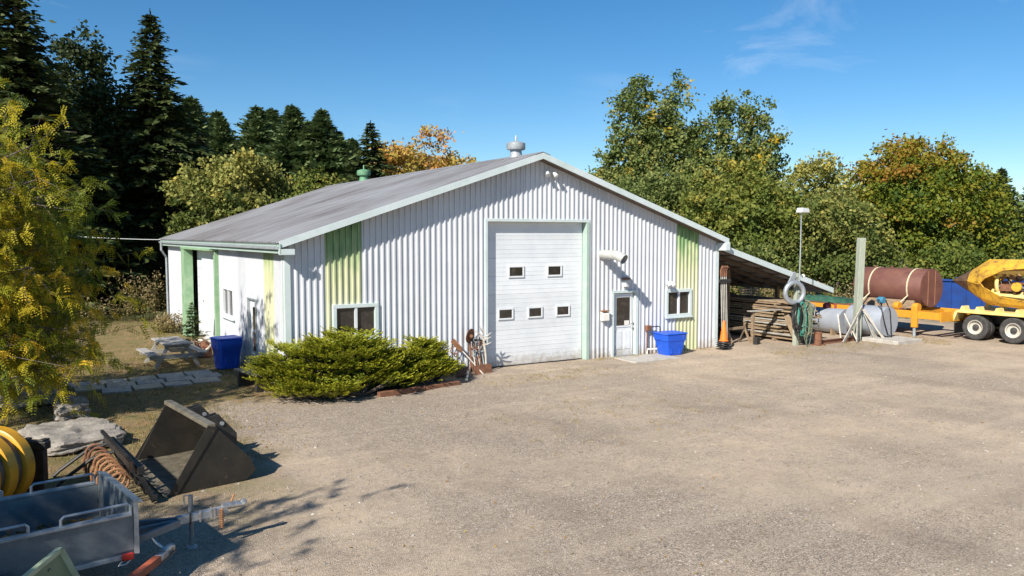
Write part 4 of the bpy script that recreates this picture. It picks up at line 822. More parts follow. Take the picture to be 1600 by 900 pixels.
# ------------------------------------------------------------------ left side: path, rocks, furniture
path = MB().bx(-4.9, -.55, 1.55, 4.45, -.05, -.012).build('path', 'ground'); path['kind'] = 'structure'
def slab(x, y, w_, d, rz, m):
    mb = MB(); mb.box((0, 0, .0), (w_, d, .07)); o = mb.build('slab', m, path, bev=.012); o.location = (x, y, RNG.uniform(.0, .014)); o.rotation_euler = (RNG.normal() * .008, RNG.normal() * .008, rz)
i = 0
for r_, (y0, dx) in enumerate(((2.0, 0), (2.72, .35), (3.44, .1))):
    for c in range(6):
        x = -4.55 + c * .74 + dx * .5
        if x > -.85 or (r_ == 2 and c > 4) or (r_ == 0 and c == 0): continue
        slab(x, y0 + .10 * c * (1 if r_ < 2 else .8) - .1, .70 + RNG.uniform(-.03, .0), .66 + RNG.uniform(-.04, 0), RNG.normal() * .03, 'slabtan' if (c < 3 and (i % 3)) else 'slab'); i += 1
def rock(label, loc, dims, seed, rz=0.0, sub=5):
    """angular layered block: a subdivided box pushed by ridged noise"""
    import bmesh
    from mathutils import noise as mn
    bm = bmesh.new(); bmesh.ops.create_cube(bm, size=1.0); bmesh.ops.subdivide_edges(bm, edges=bm.edges[:], cuts=26, use_grid_fill=True)
    off = Vector((seed * 3.7, seed * 1.3, seed * 7.1))
    for v in bm.verts:
        p = v.co.copy(); q_ = Vector((p.x * dims[0], p.y * dims[1], p.z * dims[2]))
        r2 = (abs(p.x * 2) ** 5 + abs(p.y * 2) ** 5 + abs(p.z * 2) ** 5) ** .2
        q_ = q_ / max(r2, .55) * .97
        c1 = mn.cell_vector(q_ * 2.2 + off) if hasattr(mn, 'cell_vector') else Vector()
        k = mn.noise(q_ * 1.5 + off) * .22 - abs(mn.noise(q_ * 2.6 + off)) * .26 - abs(mn.noise(Vector((q_.x * 5, q_.y * 5, q_.z * 14)) + off)) * .10 + mn.noise(q_ * 19 + off) * .02
        lay = math.sin((q_.z + mn.noise(q_ * 1.3 + off) * .12) * 34) * .022
        d = Vector((p.x, p.y, p.z * .6)).normalized(); v.co = q_ + d * (k * min(dims[0], dims[1], dims[2] * 1.6) + (lay if abs(p.z) < .45 else 0))
    zmin = min(v.co.z for v in bm.verts)
    for v in bm.verts: v.co.z -= zmin + .04
    me = bpy.data.meshes.new('boulder'); bm.to_mesh(me); bm.free(); me.materials.append(M['rock']); o = bpy.data.objects.new('boulder', me); COL.objects.link(o); o.location = loc; o.rotation_euler = (0, 0, rz)
    me.polygons.foreach_set('use_smooth', [True] * len(me.polygons)); me.set_sharp_from_angle(angle=R(24)); tag(o, label, 'boulder', 'limestone boulders on the left')
rock('large flat pale limestone slab behind the black rake', (-5.05, -3.15, 0), (1.6, 2.2, .34), 1, .2)
rock('squarish limestone block at the back edge of the large flat slab', (-4.98, -1.15, 0), (.72, .85, .50), 2, .1)
rock('long low limestone ledge below the yellow locust branches', (-5.75, 1.3, 0), (1.5, 1.3, .42), 3, .1)
rock('grey limestone ledge at the left edge beside the path', (-5.75, 3.5, 0), (1.7, 1.1, .38), 4, -.1)
rock('small limestone block between the ledge and the path', (-4.95, .35, 0), (.6, .7, .30), 5, .5)
# picnic table
pt = thing('picnic_table', 'grey weathered wooden picnic table beside the shop', 'table', (-1.9, 5.85, 0), R(4))
for i in range(5): MB().bx(-.40 + i * .162, -.40 + i * .162 + .152, -.95, .95, .705, .745).build('table_plank', 'woodgrey', pt, bev=.006)
for sx in (-1, 1):
    for j in range(2): a = sx * (.62 + j * .15); MB().bx(a - .07, a + .07, -.95, .95, .41, .45).build('seat_plank', 'woodgrey', pt, bev=.006)
for y in (-.68, .68):
    MB().bx(-.78, .78, y - .045, y - .005, .28, .408).build('seat_support', 'woodgrey', pt); MB().bx(-.36, .36, y - .045, y - .005, .60, .703).build('top_support', 'woodgrey', pt)
    for sx in (-1, 1): MB().beam((sx * .62, y + .02, .0), (sx * .22, y + .02, .702), .045, .10).build('leg', 'woodgrey', pt)
bn = thing('bench', 'dark grey plank bench beside the juniper and side door', 'bench', (-.72, .55, 0), R(10))
for i in range(3): MB().bx(-.23 + i * .16, -.23 + i * .16 + .145, -.75, .75, .40, .45).build('seat_plank', 'woodgrey2', bn, bev=.006)
for y in (-.55, .55): MB().bx(-.2, .22, y - .06, y + .06, 0, .398).build('leg', 'black', bn)
def bluebin(label, loc, rz, w0, w1, d0, d1, h, grp):
    t = thing('blue_bin', label, 'bin', loc, rz, grp); mb = MB(); vs = []
    for (z, sc_) in ((0, 0), (h * .62, .62), (h * .64, .80), (h * .92, 1.0)):
        hx = (w0 + (w1 - w0) * sc_) / 2; hy = (d0 + (d1 - d0) * sc_) / 2; b = .22 * min(hx, hy)
        vs += [(-hx + b, -hy, z), (hx - b, -hy, z), (hx, -hy + b, z), (hx, hy - b, z), (hx - b, hy, z), (-hx + b, hy, z), (-hx, hy - b, z), (-hx, -hy + b, z)]
    fs = [tuple(range(7, -1, -1)), tuple(range(24, 32))]
    for k in range(3): fs += [(k * 8 + j, k * 8 + (j + 1) % 8, k * 8 + 8 + (j + 1) % 8, k * 8 + 8 + j) for j in range(8)]
    mb.add(vs, fs); mb.build('body', 'blue', t, bev=.02, smooth=True)
    hx, hy = w1 / 2 + .02, d1 / 2 + .02; b = .2 * min(hx, hy)
    ring = lambda z, s_: [((-hx + b) * s_, -hy * s_, z), ((hx - b) * s_, -hy * s_, z), (hx * s_, (-hy + b) * s_, z), (hx * s_, (hy - b) * s_, z), ((hx - b) * s_, hy * s_, z), ((-hx + b) * s_, hy * s_, z), (-hx * s_, (hy - b) * s_, z), (-hx * s_, (-hy + b) * s_, z)]
    mb = MB(); v2 = ring(h * .922, 1) + ring(h * .965, 1) + ring(h * .985, .9) + ring(h * .972, .84)
    f2 = [tuple(range(7, -1, -1)), tuple(range(24, 32))]
    for k in range(3): f2 += [(k * 8 + j, k * 8 + (j + 1) % 8, k * 8 + 8 + (j + 1) % 8, k * 8 + 8 + j) for j in range(8)]
    mb.add(v2, f2); mb.build('lid', 'blue', t, bev=.012, smooth=True)
    for sx in (-1, 1): MB().box((sx * (w0 + (w1 - w0) * .8) * .49, 0, h * .72), (.07, d0 * .4, .05)).build('handle', 'blue', t, bev=.012)
    for sx in (-1, 1): MB().box((sx * w0 * .28, -d0 / 2 - .012, h * .28), (w0 * .1, .04, h * .42)).build('rib', 'blue', t, bev=.012)
bluebin('tall blue plastic bin by the white side door', (-.60, 4.3, 0), R(10), .56, .76, .50, .68, .95, None)
bluebin('squat blue plastic tub right of the entry door', (12.58, -.55, 0), R(-3), .64, .94, .54, .74, .76, None)
ww = thing('root_stump', 'gnarled reddish brown root stump behind the tall blue bin', 'stump', (-.72, 7.0, 0))
mb = MB(); mb.tube([(0, 0, 0), (.02, .03, .3), (-.04, 0, .5)], [.24, .20, .12], 9); mb.build('stump', 'rust', ww, smooth=True)
g = np.random.default_rng(5)
for i in range(13):
    a = i * .5; r_ = g.uniform(.28, .46); MB().tube([(.12 * math.cos(a), .12 * math.sin(a), g.uniform(.1, .4)), (r_ * .8 * math.cos(a + .3), r_ * .8 * math.sin(a + .3), g.uniform(.25, .55)), (r_ * math.cos(a + .5), r_ * math.sin(a + .5), g.uniform(.05, .6))], [.06, .045, .02], 6).build('root', 'rust' if i % 3 else 'bone', ww, smooth=True)

# ------------------------------------------------------------------ old iron pieces left of the overhead door
sh = thing('shovel', 'rusty square shovel leaning blade-up beside the iron pieces', 'shovel', (5.02, -.62, 0))
MB().tube([(.38, -.03, .0), (-.10, .33, .66)], .02, 8).build('handle', 'bone', sh, smooth=True)
d_ = (Vector((-.10, .33, .66)) - Vector((.38, -.03, 0))).normalized(); e_ = Vector((-.10, .33, .66))
s_ = Vector((.75, .25, .6)).cross(d_).normalized(); n_ = s_.cross(d_)
MB().prism([e_ - s_ * .05, e_ + s_ * .05, e_ + d_ * .12 + s_ * .13, e_ + d_ * .42 + s_ * .13, e_ + d_ * .42 - s_ * .13, e_ + d_ * .12 - s_ * .13], n_ * .02).build('blade', 'rustlight', sh)
MB().prism([e_ + d_ * .2 + s_ * .10 - n_ * .003, e_ + d_ * .29 + s_ * .10 - n_ * .003, e_ + d_ * .29 - s_ * .10 - n_ * .003, e_ + d_ * .2 - s_ * .10 - n_ * .003], -n_ * .015).build('wear_plate', 'woodpale', sh)
dk = thing('plough_disc', 'round rusty plough disc on a post against the wall', 'disc', (5.25, -.22, 0))
MB().tube([(0, 0, 0), (0, .08, .95)], .03, 8).build('post', 'rust', dk, smooth=True)
mb = MB(); mb.lathe([(.21, 0), (.215, .012), (.16, .045), (.06, .065), (.01, .067)], 20, (0, 0, 0), 'y'); o = mb.build('disc', 'rust', dk, smooth=True); o.location = (-.02, .02, 1.06); o.rotation_euler = (R(12), 0, R(28))
MB().lathe([(.05, -.02), (.05, .02)], 10, (-.02, -.03, 1.06), 'y').build('hub', 'rustlight', dk)
ht = thing('iron_hook', 'bent rusty iron chain hook hanging beside the shovel', 'hook', (4.82, -.30, 0))
MB().tube([(.04, .1, 0), (.02, .18, .5), (-.05, .2, .60)], .014, 6).build('rod', 'rust', ht, smooth=True)
MB().tube([(-.05 + .13 * math.cos(a), .2, .66 + .11 * math.sin(a)) for a in [i * .52 for i in range(12)]], .016, 6, closed=True).build('ring', 'rust', ht, smooth=True)
tn_ = thing('iron_tines', 'cluster of upright grey and rusty iron tines by the overhead door', 'iron tines', (5.52, -.28, 0))
g = np.random.default_rng(9)
for i in range(13):
    x = -.22 + i * .036; a = g.normal() * .10; top = g.uniform(.65, 1.08); m_ = ('rust', 'grey', 'bone', 'black')[i % 4]
    MB().tube([(x, g.uniform(-.12, .1), 0), (x + a * .5, .08, top * .5), (x + a, .14 + g.normal() * .03, top)], [.022, .02, .014], 6).build('tine', m_, tn_, smooth=True)
for z in (.42, .68, .9): MB().tube([(-.24, .12, z), (0, .08, z + g.normal() * .04), (.24, .12, z + g.normal() * .05)], .02, 6).build('cross_bar', 'rust' if z < .8 else 'black', tn_, smooth=True)
for k in range(6):
    c = Vector((g.uniform(-.2, .2), .0, g.uniform(.5, 1.0))); r_ = g.uniform(.05, .09)
    MB().tube([c + Vector((r_ * math.cos(a), .02 * math.sin(a * 2), r_ * math.sin(a))) for a in [i * .63 for i in range(9)]], .013, 5).build('loop', 'rust' if k % 2 else 'grey', tn_, smooth=True)
an = thing('antler_branch', 'bleached pale branching antler lying over the iron tines', 'antler', (5.62, -.36, 0))
mb = MB().tube([(.05, .0, 0), (.04, .02, .5), (-.02, .05, .95), (-.12, .06, 1.10), (-.30, .05, 1.22)], [.024, .028, .03, .022, .008], 7).build('beam', 'bone', an, smooth=True)
for (z, e) in ((.95, (.18, -.05, 1.02)), (1.02, (.22, .0, 1.14)), (1.1, (-.06, -.05, 1.32)), (1.14, (-.2, -.04, 1.36)), (.8, (.2, -.03, .86))): MB().tube([(-.02, .05, z), tuple((Vector((-.02, .05, z)) + Vector(e)) / 2 + Vector((0, 0, -.03))), e], [.024, .018, .006], 6).build('tine', 'bone', an, smooth=True)
for i, (x, y, w_, lab, rx) in enumerate(((5.45, -.62, .62, 'rusty steel plate standing in front of the iron tines', -12), (4.72, -.72, .40, 'short rusty steel channel leaning beside the small juniper', -35))):
    t = thing('rusty_plate', lab, 'plate', (x, y, 0), R(8 - 20 * i)); mb = MB(); mb.box((0, .05, .13), (w_, .018, .26), Matrix.Rotation(R(rx), 3, 'X')); mb.build('plate', 'rust', t)
    MB().box((0, .05 - .02, .01), (w_, .10, .016)).build('flange', 'rust', t)
pp_ = thing('pale_pipe', 'short pale pipe lying at the end of the small juniper', 'pipe', (4.55, -1.25, 0)); MB().tube([(-.12, -.2, .04), (.15, .2, .2)], .035, 10).build('pipe', 'bone', pp_, smooth=True); MB().box((.15, .22, .07), (.1, .1, .14)).build('rest_block', 'woodbrown', pp_)
ed = thing('timber_edging', 'dark brown timber edging in front of the junipers', 'edging', (2.8, -1.95, 0), R(9))
MB().bx(-1.2, .15, -.07, .07, -.02, .11).build('timber', 'rust', ed, bev=.01); MB().bx(.17, 1.25, -.07, .07, -.02, .10).build('timber', 'rust', ed, bev=.01)
cp = MB().box((11.4, -.75, -.01), (1.9, 1.15, .05)).build('door_apron', 'concrete', bev=.01); cp['kind'] = 'structure'

# ------------------------------------------------------------------ foreground left machinery
bk = thing('loader_bucket', 'dark worn steel loader bucket resting on the ground', 'bucket', (-3.93, -7.58, 0), R(7))
BW, T = 2.25, .03      # width along +y, floor along +x
prof = [(0, 0), (.55, .0), (1.12, .03), (1.27, .16), (1.20, .36), (.62, .98), (.50, .93)]
th = lambda p, k: p
def sheet(pts, name, m):
    for (a, b) in pts:
        A = Vector((a[0], 0, a[1])); B = Vector((b[0], 0, b[1])); n_ = Vector((-(B - A).z, 0, (B - A).x)).normalized() * T
        MB().prism([A, B, B + n_, A + n_], (0, BW, 0)).build(name, m, bk)
sheet([(prof[0], prof[1]), (prof[1], prof[2])], 'floor_plate', 'bucketlip'); sheet([(prof[2], prof[3]), (prof[3], prof[4])], 'heel_plate', 'bucket'); sheet([(prof[4], prof[5])], 'back_plate', 'bucket')
for y in (-.032, BW + .002): MB().prism([(x, y, z) for x, z in prof], (0, .03, 0)).build('side_plate', 'bucket', bk, bev=.004)
MB().prism([(-.10, -.05, 0.0), (.03, -.05, .0), (.66, -.05, .95), (.52, -.05, 1.0), (-.06, -.05, .06)], (0, .016, 0)).build('side_cutter', 'bucket', bk); MB().prism([(-.06, BW + .034, .0), (.03, BW + .034, .0), (.66, BW + .034, .95), (.56, BW + .034, .98)], (0, .016, 0)).build('side_cutter', 'bucket', bk)
MB().bx(-.16, .02, -.03, BW + .03, -.005, .022).build('cutting_edge', 'bucketlip', bk)
MB().beam((.57, -.05, .985), (.57, BW + .05, .985), .13, .07).build('top_rail', 'bucketlip', bk, bev=.008)
for y in (.75, 1.65):
    MB().prism([(.70, y, .93), (.95, y, .98), (1.25, y, .62), (1.24, y, .38)], (0, .035, 0)).build('mounting_ear', 'black', bk); MB().prism([(.70, y + .16, .93), (.95, y + .16, .98), (1.25, y + .16, .62), (1.24, y + .16, .38)], (0, .035, 0)).build('mounting_ear', 'black', bk); MB().tube([(1.0, y - .02, .82), (1.0, y + .22, .82)], .035, 10).build('pin', 'galvbright', bk, smooth=True)
rk = thing('spring_tine_rake', 'black rake frame with rusty coiled spring tines beside the bucket', 'rake', (-4.42, -7.9, 0), R(3))
RL = 2.2
MB().beam((.0, 0, .52), (-.08, RL, .52), .10, .12).build('tool_bar', 'black', rk, bev=.01); MB().beam((-.10, 0, .60), (-.18, RL, .60), .03, .16).build('top_plate', 'black', rk); MB().beam((.18, .0, .09), (.10, RL, .09), .07, .07).build('rear_bar', 'black', rk)
for y in (.05, .55, 1.1, 1.65, 2.15): MB().beam((-.03 - .035 * y, y, .5), (.18 - .035 * y, y, .02), .05, .07).build('bracket', 'black', rk)
for i in range(9):
    y = .10 + i * (RL - .22) / 8; x0 = -.10 - .036 * y; pts = []
    for a in np.linspace(.4, 9.4, 26): pts.append((x0 - .17 + (.15 - .004 * a) * math.cos(a), y + .014 * a - .06, .38 + (.15 - .004 * a) * math.sin(a)))
    pts += [(x0 - .34, y + .07, .24), (x0 - .34, y + .07, .10), (x0 - .20, y + .07, .01)]
    MB().tube(pts, .019, 6).build('spring_tine', 'rustlight' if i < 6 else 'rust', rk, smooth=True)
for i in range(22):
    y = .04 + i * (RL - .1) / 21; MB().box((-.14 - .036 * y, y + .02, .70), (.05, .045, .05)).build('clamp', 'black', rk)
for y in (1.3, 1.9): MB().tube([(-.15, y, .55), (-.45, y + .25, .42), (-.85, y + .35, .12), (-.95, y + .35, .03)], .03, 7).build('tow_arm', 'black', rk, smooth=True)
# galvanised trailer
tr = thing('utility_trailer', 'galvanised steel box trailer with grab rails at the lower left', 'trailer', (-4.98, -10.22, 0), R(9.5))
TL, TW, Z0, Z1 = 2.6, 1.46, .44, .86     # box extends to -x
MB().bx(-TL, 0, -TW / 2, TW / 2, Z0, Z0 + .03).build('floor', 'galv', tr)
for sy in (-1, 1):
    MB().bx(-TL, -.003, sy * TW / 2 - .012, sy * TW / 2 + .012, Z0 + .031, Z1).build('side_panel', 'galv', tr); MB().bx(-TL, -.02, sy * (TW / 2 + .018) - .035, sy * (TW / 2 + .018) + .035, Z1 + .001, Z1 + .045).build('side_rim', 'galvbright', tr, bev=.01)
    MB().bx(-TL, -.03, sy * (TW / 2 + .0) - .03 , sy * (TW / 2) + .03, Z0 - .055, Z0 - .002).build('lower_rail', 'galvbright', tr, bev=.008)
    for (a, b) in ((-.03, -.72), (-1.02, -1.9)):
        y = sy * (TW / 2 + .018); MB().tube([(a, y, Z1 + .03), (a, y, Z1 + .11), (a - .03, y, Z1 + .14), (b + .03, y, Z1 + .14), (b, y, Z1 + .11), (b, y, Z1 + .03)], .016, 8).build('grab_rail', 'galvbright', tr, smooth=True)
MB().bx(.002, .022, -TW / 2 - .01, TW / 2 + .01, Z0 - .02, Z1 + .155).build('front_panel', 'galv', tr)
mb = MB(); mb.prism([(.0, -TW / 2 - .015, Z1 + .157), (.10, -TW / 2 - .015, Z1 + .125), (.108, -TW / 2 - .015, Z1 + .135), (.0, -TW / 2 - .015, Z1 + .172)], (0, TW + .03, 0)); mb.build('front_flange', 'galvbright', tr)
MB().bx(.0, .05, -TW / 2 - .028, -TW / 2 - .012, Z0 - .02, Z1 + .15).build('corner_edge', 'galvbright', tr)
MB().bx(-TL - .02, -TL, -TW / 2, TW / 2, Z0, Z1).build('tailgate', 'galv', tr)
MB().box((-.08, -TW / 2 - .055, Z0 - .02), (.12, .05, .075)).build('marker_lamp', 'redlens', tr, bev=.012)
MB().tube([(-.14, -TW / 2 - .05, Z0 - .06), (-.18, -TW / 2 - .05, Z0 - .1), (-.1, -TW / 2 - .05, Z0 - .1), (-.05, -TW / 2 - .05, Z0 - .06)], .008, 5).build('lamp_wire', 'conewhite', tr)
for sy in (-1, 1): MB().beam((-.3, sy * .52, .41), (.72, sy * .05, .41), .05, .09).build('drawbar_arm', 'galv', tr, bev=.006)
MB().beam((-.4, 0, .405), (1.05, 0, .405), .07, .08).build('drawbar', 'galv', tr, bev=.006); MB().beam((.70, 0, .43), (1.34, 0, .43), .085, .10).build('drawbar_nose', 'galvbright', tr, bev=.008)
MB().tube([(1.28, 0, .48), (1.42, 0, .475), (1.56, 0, .46)], [.045, .05, .035], 10).build('coupler', 'chrome', tr, smooth=True); MB().lathe([(.03, 0), (.05, .03), (.045, .07), (.02, .09)], 12, (1.56, 0, .43)).build('coupler_ball', 'chrome', tr, smooth=True)
MB().tube([(1.40, .02, .5), (1.45, .03, .6)], .014, 6).build('coupler_handle', 'rustlight', tr); MB().tube([(.92, .11, .03), (.92, .11, .68)], .03, 10).build('jack_post', 'galv', tr, smooth=True); MB().tube([(.92, .11, .67), (.84, .11, .69), (.84, .11, .56)], .01, 6).build('jack_crank', 'galvbright', tr)
MB().box((.92, .055, .42), (.09, .05, .10)).build('jack_clamp', 'black', tr); MB().lathe([(.07, 0), (.07, .02), (.03, .035)], 12, (.92, .11, 0)).build('jack_foot', 'grey', tr)
for x in (.86, .98, 1.12, 1.16): MB().box((x, -.046, .43), (.022, .012, .14)).build('u_bolt', 'chrome' if x > .9 else 'black', tr)
for k in range(9):
    a = k * .7; MB().tube([(1.24 + .02 * math.cos(t) , -.07 + .03 * math.sin(t), .46 - k * .028 + .02 * math.sin(t * 2)) for t in [i * .9 for i in range(7)]], .008, 5, closed=True).build('safety_chain', 'rustlight', tr)
def wheel(parent, c, r_, w_, rimr, ax='y', rimm='rim', hub='tyre', out=-1):
    c = Vector(c); o = MB().lathe([(rimr, -w_ * .42), (r_ * .9, -w_ * .5), (r_ * .985, -w_ * .40), (r_, -w_ * .2), (r_, w_ * .2), (r_ * .985, w_ * .40), (r_ * .9, w_ * .5), (rimr, w_ * .42), (rimr * .98, 0), (rimr, -w_ * .42)], 28, c, ax, (False, False)).build('wheel', 'tyre', parent, smooth=True)
    f = w_ * .5 * out
    MB().lathe([(rimr * 1.03, f * .86), (rimr * 1.0, f * 1.02), (rimr * .9, f * .9), (rimr * .84, f * .25), (rimr * .5, f * .10), (rimr * .46, f * .30), (rimr * .18, f * .32)], 24, c, ax, (False, True)).build('rim', rimm, o, smooth=True)
    MB().lathe([(rimr * .44, f * .20), (rimr * .42, f * .62), (rimr * .3, f * .80), (rimr * .12, f * .84)], 14, c, ax).build('hub', hub, o, smooth=True); return o
for sy in (-1, 1): wheel(tr, (-1.4, sy * (TW / 2 + .13), .29), .29, .17, .17, 'y', 'grey', 'grey', sy)
MB().beam((-1.4, -TW / 2 - .1, .29), (-1.4, TW / 2 + .1, .29), .05, .05).build('axle', 'galv', tr); 
for sy in (-1, 1): MB().bx(-1.46, -1.34, sy * .5 - .03, sy * .5 + .03, .29, .44).build('spring', 'black', tr)
lo = thing('leaf_litter_bed', 'brown leaves and dirt on the floor of the galvanised trailer', 'leaf litter', (-4.98, -10.22, Z0 + .031), R(9.5)); lo['kind'] = 'stuff'
n = 900; P = np.stack([-RNG.random(n) * 2.3 - .1, (RNG.random(n) - .5) * 1.35, RNG.random(n) * .035 + .012], -1)
np_mesh('litter', leaf_quads(P, RNG.normal(size=(n, 3)) * np.array([1, 1, .2]), np.array([0, 0, 1.]) + RNG.normal(size=(n, 3)) * .3, RNG.uniform(.05, .11, n), RNG.uniform(.03, .06, n)), 4, LM['litter'], RNG.random(n) * .5, lo)
# second trailer: red drawbar
rt = thing('red_trailer_frame', 'low trailer with red drawbar and zinc coupler at the bottom edge', 'trailer', (-4.45, -10.63, 0), math.atan2(.67, .44))
MB().beam((-.14, 0, .27), (-1.9, 0, .33), .085, .09).build('drawbar', 'redpaint', rt, bev=.008); MB().bx(-.30, -.10, -.05, .05, .235, .325).build('coupler_socket', 'chrome', rt, bev=.012)
MB().tube([(-.18, 0, .30), (-.04, 0, .30), (.05, 0, .285)], [.05, .052, .04], 12).build('coupler', 'chrome', rt, smooth=True); MB().lathe([(.04, 0), (.055, .03), (.045, .075), (.015, .095)], 12, (.04, 0, .24)).build('coupler_ball', 'chrome', rt, smooth=True)
MB().tube([(-.10, .03, .33), (-.13, .10, .40), (-.16, .13, .47)], [.025, .02, .012], 8).build('latch_lever', 'chrome', rt, smooth=True)
MB().tube([(-.30, -.055, .245), (-.1, -.055, .245), (.06, -.05, .25)], .008, 6).build('coupler_lip', 'rustlight', rt)
MB().tube([(-.55, 0, .30), (-.55, 0, .0)], .03, 8).build('prop_stand', 'black', rt, smooth=True)
for y in (-.5, .5): MB().bx(-4.0, -1.9, y - .04, y + .04, .33, .43).build('frame_rail', 'redpaint', rt)
for x in (-1.94, -3.0, -3.96): MB().bx(x - .04, x + .04, -.459, .459, .335, .425).build('cross_member', 'redpaint', rt)
for sy in (-1, 1): wheel(rt, (-3.2, sy * .68, .28), .28, .16, .16, 'y', 'grey', 'grey', sy)
MB().beam((-3.2, -.62, .28), (-3.2, .62, .28), .05, .05).build('axle', 'black', rt); MB().bx(-3.24, -3.16, -.53, .53, .28, .335).build('axle_mount', 'black', rt)
# green tailgate panel
gh = thing('green_steel_panel', 'green steel tailgate panel with pale worn rim standing at the bottom left corner', 'panel', (-5.96, -12.76, 0), R(-26.5))
A_, B_, C_2, D_ = (.0, .78, 1.0), (.0, -.6, 1.0), (.30, -.6, .04), (.30, 1.05, .04)
MB().prism([A_, B_, C_2, D_], (-.02, 0, -.006)).build('plate', 'greenpaint', gh)
MB().beam(A_, B_, .05, .05).build('top_rim', 'greenedge', gh, bev=.006); MB().beam(A_, D_, .06, .06).build('corner_post', 'greenedge', gh, bev=.006); MB().beam(B_, C_2, .06, .06).build('corner_post', 'greenedge', gh, bev=.006); MB().beam(D_, C_2, .05, .05).build('bottom_rim', 'greenedge', gh, bev=.006)
for y in (-.4, .5): MB().beam((.02, y, .93), (-.35, y, .0), .04, .04).build('prop', 'greenpaint', gh)
# ribbed yellow drum
yd = thing('yellow_ribbed_roller', 'yellow ribbed steel roller with worn grey bands at the left edge', 'roller', (-6.82, -7.35, 0), R(-40))
yr = .57
for k in range(7):
    y0 = -1.15 + k * .33; wide = .20; MB().lathe([(yr - .10, y0), (yr - .02, y0 + .005), (yr, y0 + .02), (yr, y0 + wide - .02), (yr - .02, y0 + wide - .005), (yr - .10, y0 + wide)], 48, (0, 0, yr), 'y').build('raised_band', 'drum', yd, smooth=True)
    if k < 6: MB().lathe([(yr - .06, y0 + wide + .002), (yr - .06, y0 + .33 - .002)], 48, (0, 0, yr), 'y').build('worn_band', 'drumgrey', yd, smooth=True)
MB().tube([(0, -1.35, yr), (0, 1.25, yr)], .07, 12).build('axle', 'black', yd, smooth=True)
MB().box((.30, 1.36, .78), (.42, .14, .13)).build('bracket_top', 'black', yd, bev=.02); MB().box((.28, 1.36, .46), (.36, .10, .50)).build('bracket_plate', 'black', yd, bev=.015)
for x in (.14, .44): MB().box((x, 1.36, .855), (.09, .16, .03)).build('bracket_slot', 'black', yd, bev=.01)
MB().bx(.18, .36, 1.29, 1.43, 0, .22).build('bracket_foot', 'black', yd); MB().beam((0, 1.30, yr), (.3, 1.30, .5), .05, .14).build('side_arm', 'black', yd, bev=.01)
MB().beam((0, -1.3, yr), (.0, -1.3, 0), .05, .14).build('side_arm', 'black', yd, bev=.01)

# ------------------------------------------------------------------ right side: lean-to stores
ct = thing('traffic_cone', 'orange traffic cone on top of the black cone stack by the corner', 'cone', (15.0, -.62, .30))
MB().lathe([(.17, 0), (.15, .02), (.135, .03), (.05, .66), (.035, .70)], 18).build('cone_body', 'cone', ct, smooth=True); MB().lathe([(.108, .26), (.076, .46)], 18, (.0, 0, .0)).build('collar', 'cone', ct, smooth=True)
for i in range(4):
    t = thing('cone_base', f"black rubber cone base, {['bottom one', 'second from bottom', 'third from bottom', 'topmost'][i]} of the stack under the orange cone", 'cone base', (15.0, -.62, i * .075), R(i * 7))
    MB().bx(-.19, .19, -.19, .19, 0, .03).build('base', 'black', t, bev=.012); MB().lathe([(.15, .03), (.13, .074)], 14).build('neck', 'black', t, smooth=True)
for i in range(4):
    x = 15.42 + i * .085; t = thing('hook_pole', f"long wooden pole with a brown hooked head, {['first', 'second', 'third', 'fourth'][i]} from the shop corner", 'pole', (x, -.05, 0), 0, 'hooked poles by the shop corner')
    MB().tube([(0, -.10, 0), (0, .02, 2.55)], .020, 8).build('shaft', 'woodsilver', t, smooth=True); MB().tube([(0, .02, 2.5), (.0, .02, 2.72), (.05, .0, 2.86), (.09, -.03, 2.80)], [.035, .04, .038, .02], 8).build('hook', 'rust', t, smooth=True)
rl = thing('pole_rack', 'dark wooden rack bar holding the hooked poles', 'rack', (15.28, 0, 0)); MB().bx(0, .58, .045, .10, 2.26, 2.42).build('bar', 'black', rl); MB().bx(0, .58, -.10, -.06, 2.28, 2.40).build('keeper', 'black', rl); 
for x in (.0, .54): MB().bx(x, x + .04, -.059, .044, 2.30, 2.38).build('bracket', 'black', rl)
MB().bx(.0, .05, .045, .10, 0, 2.26).build('rack_post', 'black', rl)
tarp = None
g = np.random.default_rng(15)
def lumber(label, loc, rows, x0, x1, ylen, thick, mats, grp, jitter=.25):
    t = thing('lumber_stack', label, 'lumber', loc, 0, grp); z = .10
    for y in (.3, ylen - .4): MB().bx(x0, x1, y, y + .12, 0, .098).build('bearer', 'woodbrown', t)
    for r_ in range(rows):
        x = x0 + g.uniform(0, .1)
        while x < x1 - .12:
            w_ = g.uniform(.14, .32); h = thick * g.uniform(.75, 1.0); s0 = g.uniform(-jitter, jitter * .6); sk_ = g.normal() * .05; MB().beam((x + w_ / 2 - sk_, s0, z + h / 2), (x + w_ / 2 + sk_, ylen + g.uniform(-.5, .3), z + h / 2), w_ - .014, h).build('board', mats[g.integers(len(mats))], t, bev=.004); x += w_
        z += thick + .008
        if r_ % 3 == 2:
            for y in (.3, ylen * .5, ylen - .4): MB().bx(x0, x1, y, y + .06, z, z + .035).build('spacer', 'woodpale', t)
            z += .043
    return z
lumber('tall stack of weathered boards nearest the lean-to front edge', (18.35, -.25, 0), 17, 0, 1.35, 3.6, .062, ('woodbrown', 'woodpale', 'woodsilver', 'woodpale', 'woodbrown'), 'lumber under the lean-to', .8)
lumber('lower stack of old boards deeper under the lean-to', (16.6, 2.6, 0), 13, 0, 1.4, 3.6, .06, ('woodbrown', 'soffit', 'woodbrown', 'woodpale'), 'lumber under the lean-to', .3)
lumber('dark board pile against the back of the lean-to', (18.5, 4.4, 0), 17, 0, 2.0, 3.9, .06, ('woodbrown', 'soffit', 'woodpale'), 'lumber under the lean-to', .3)
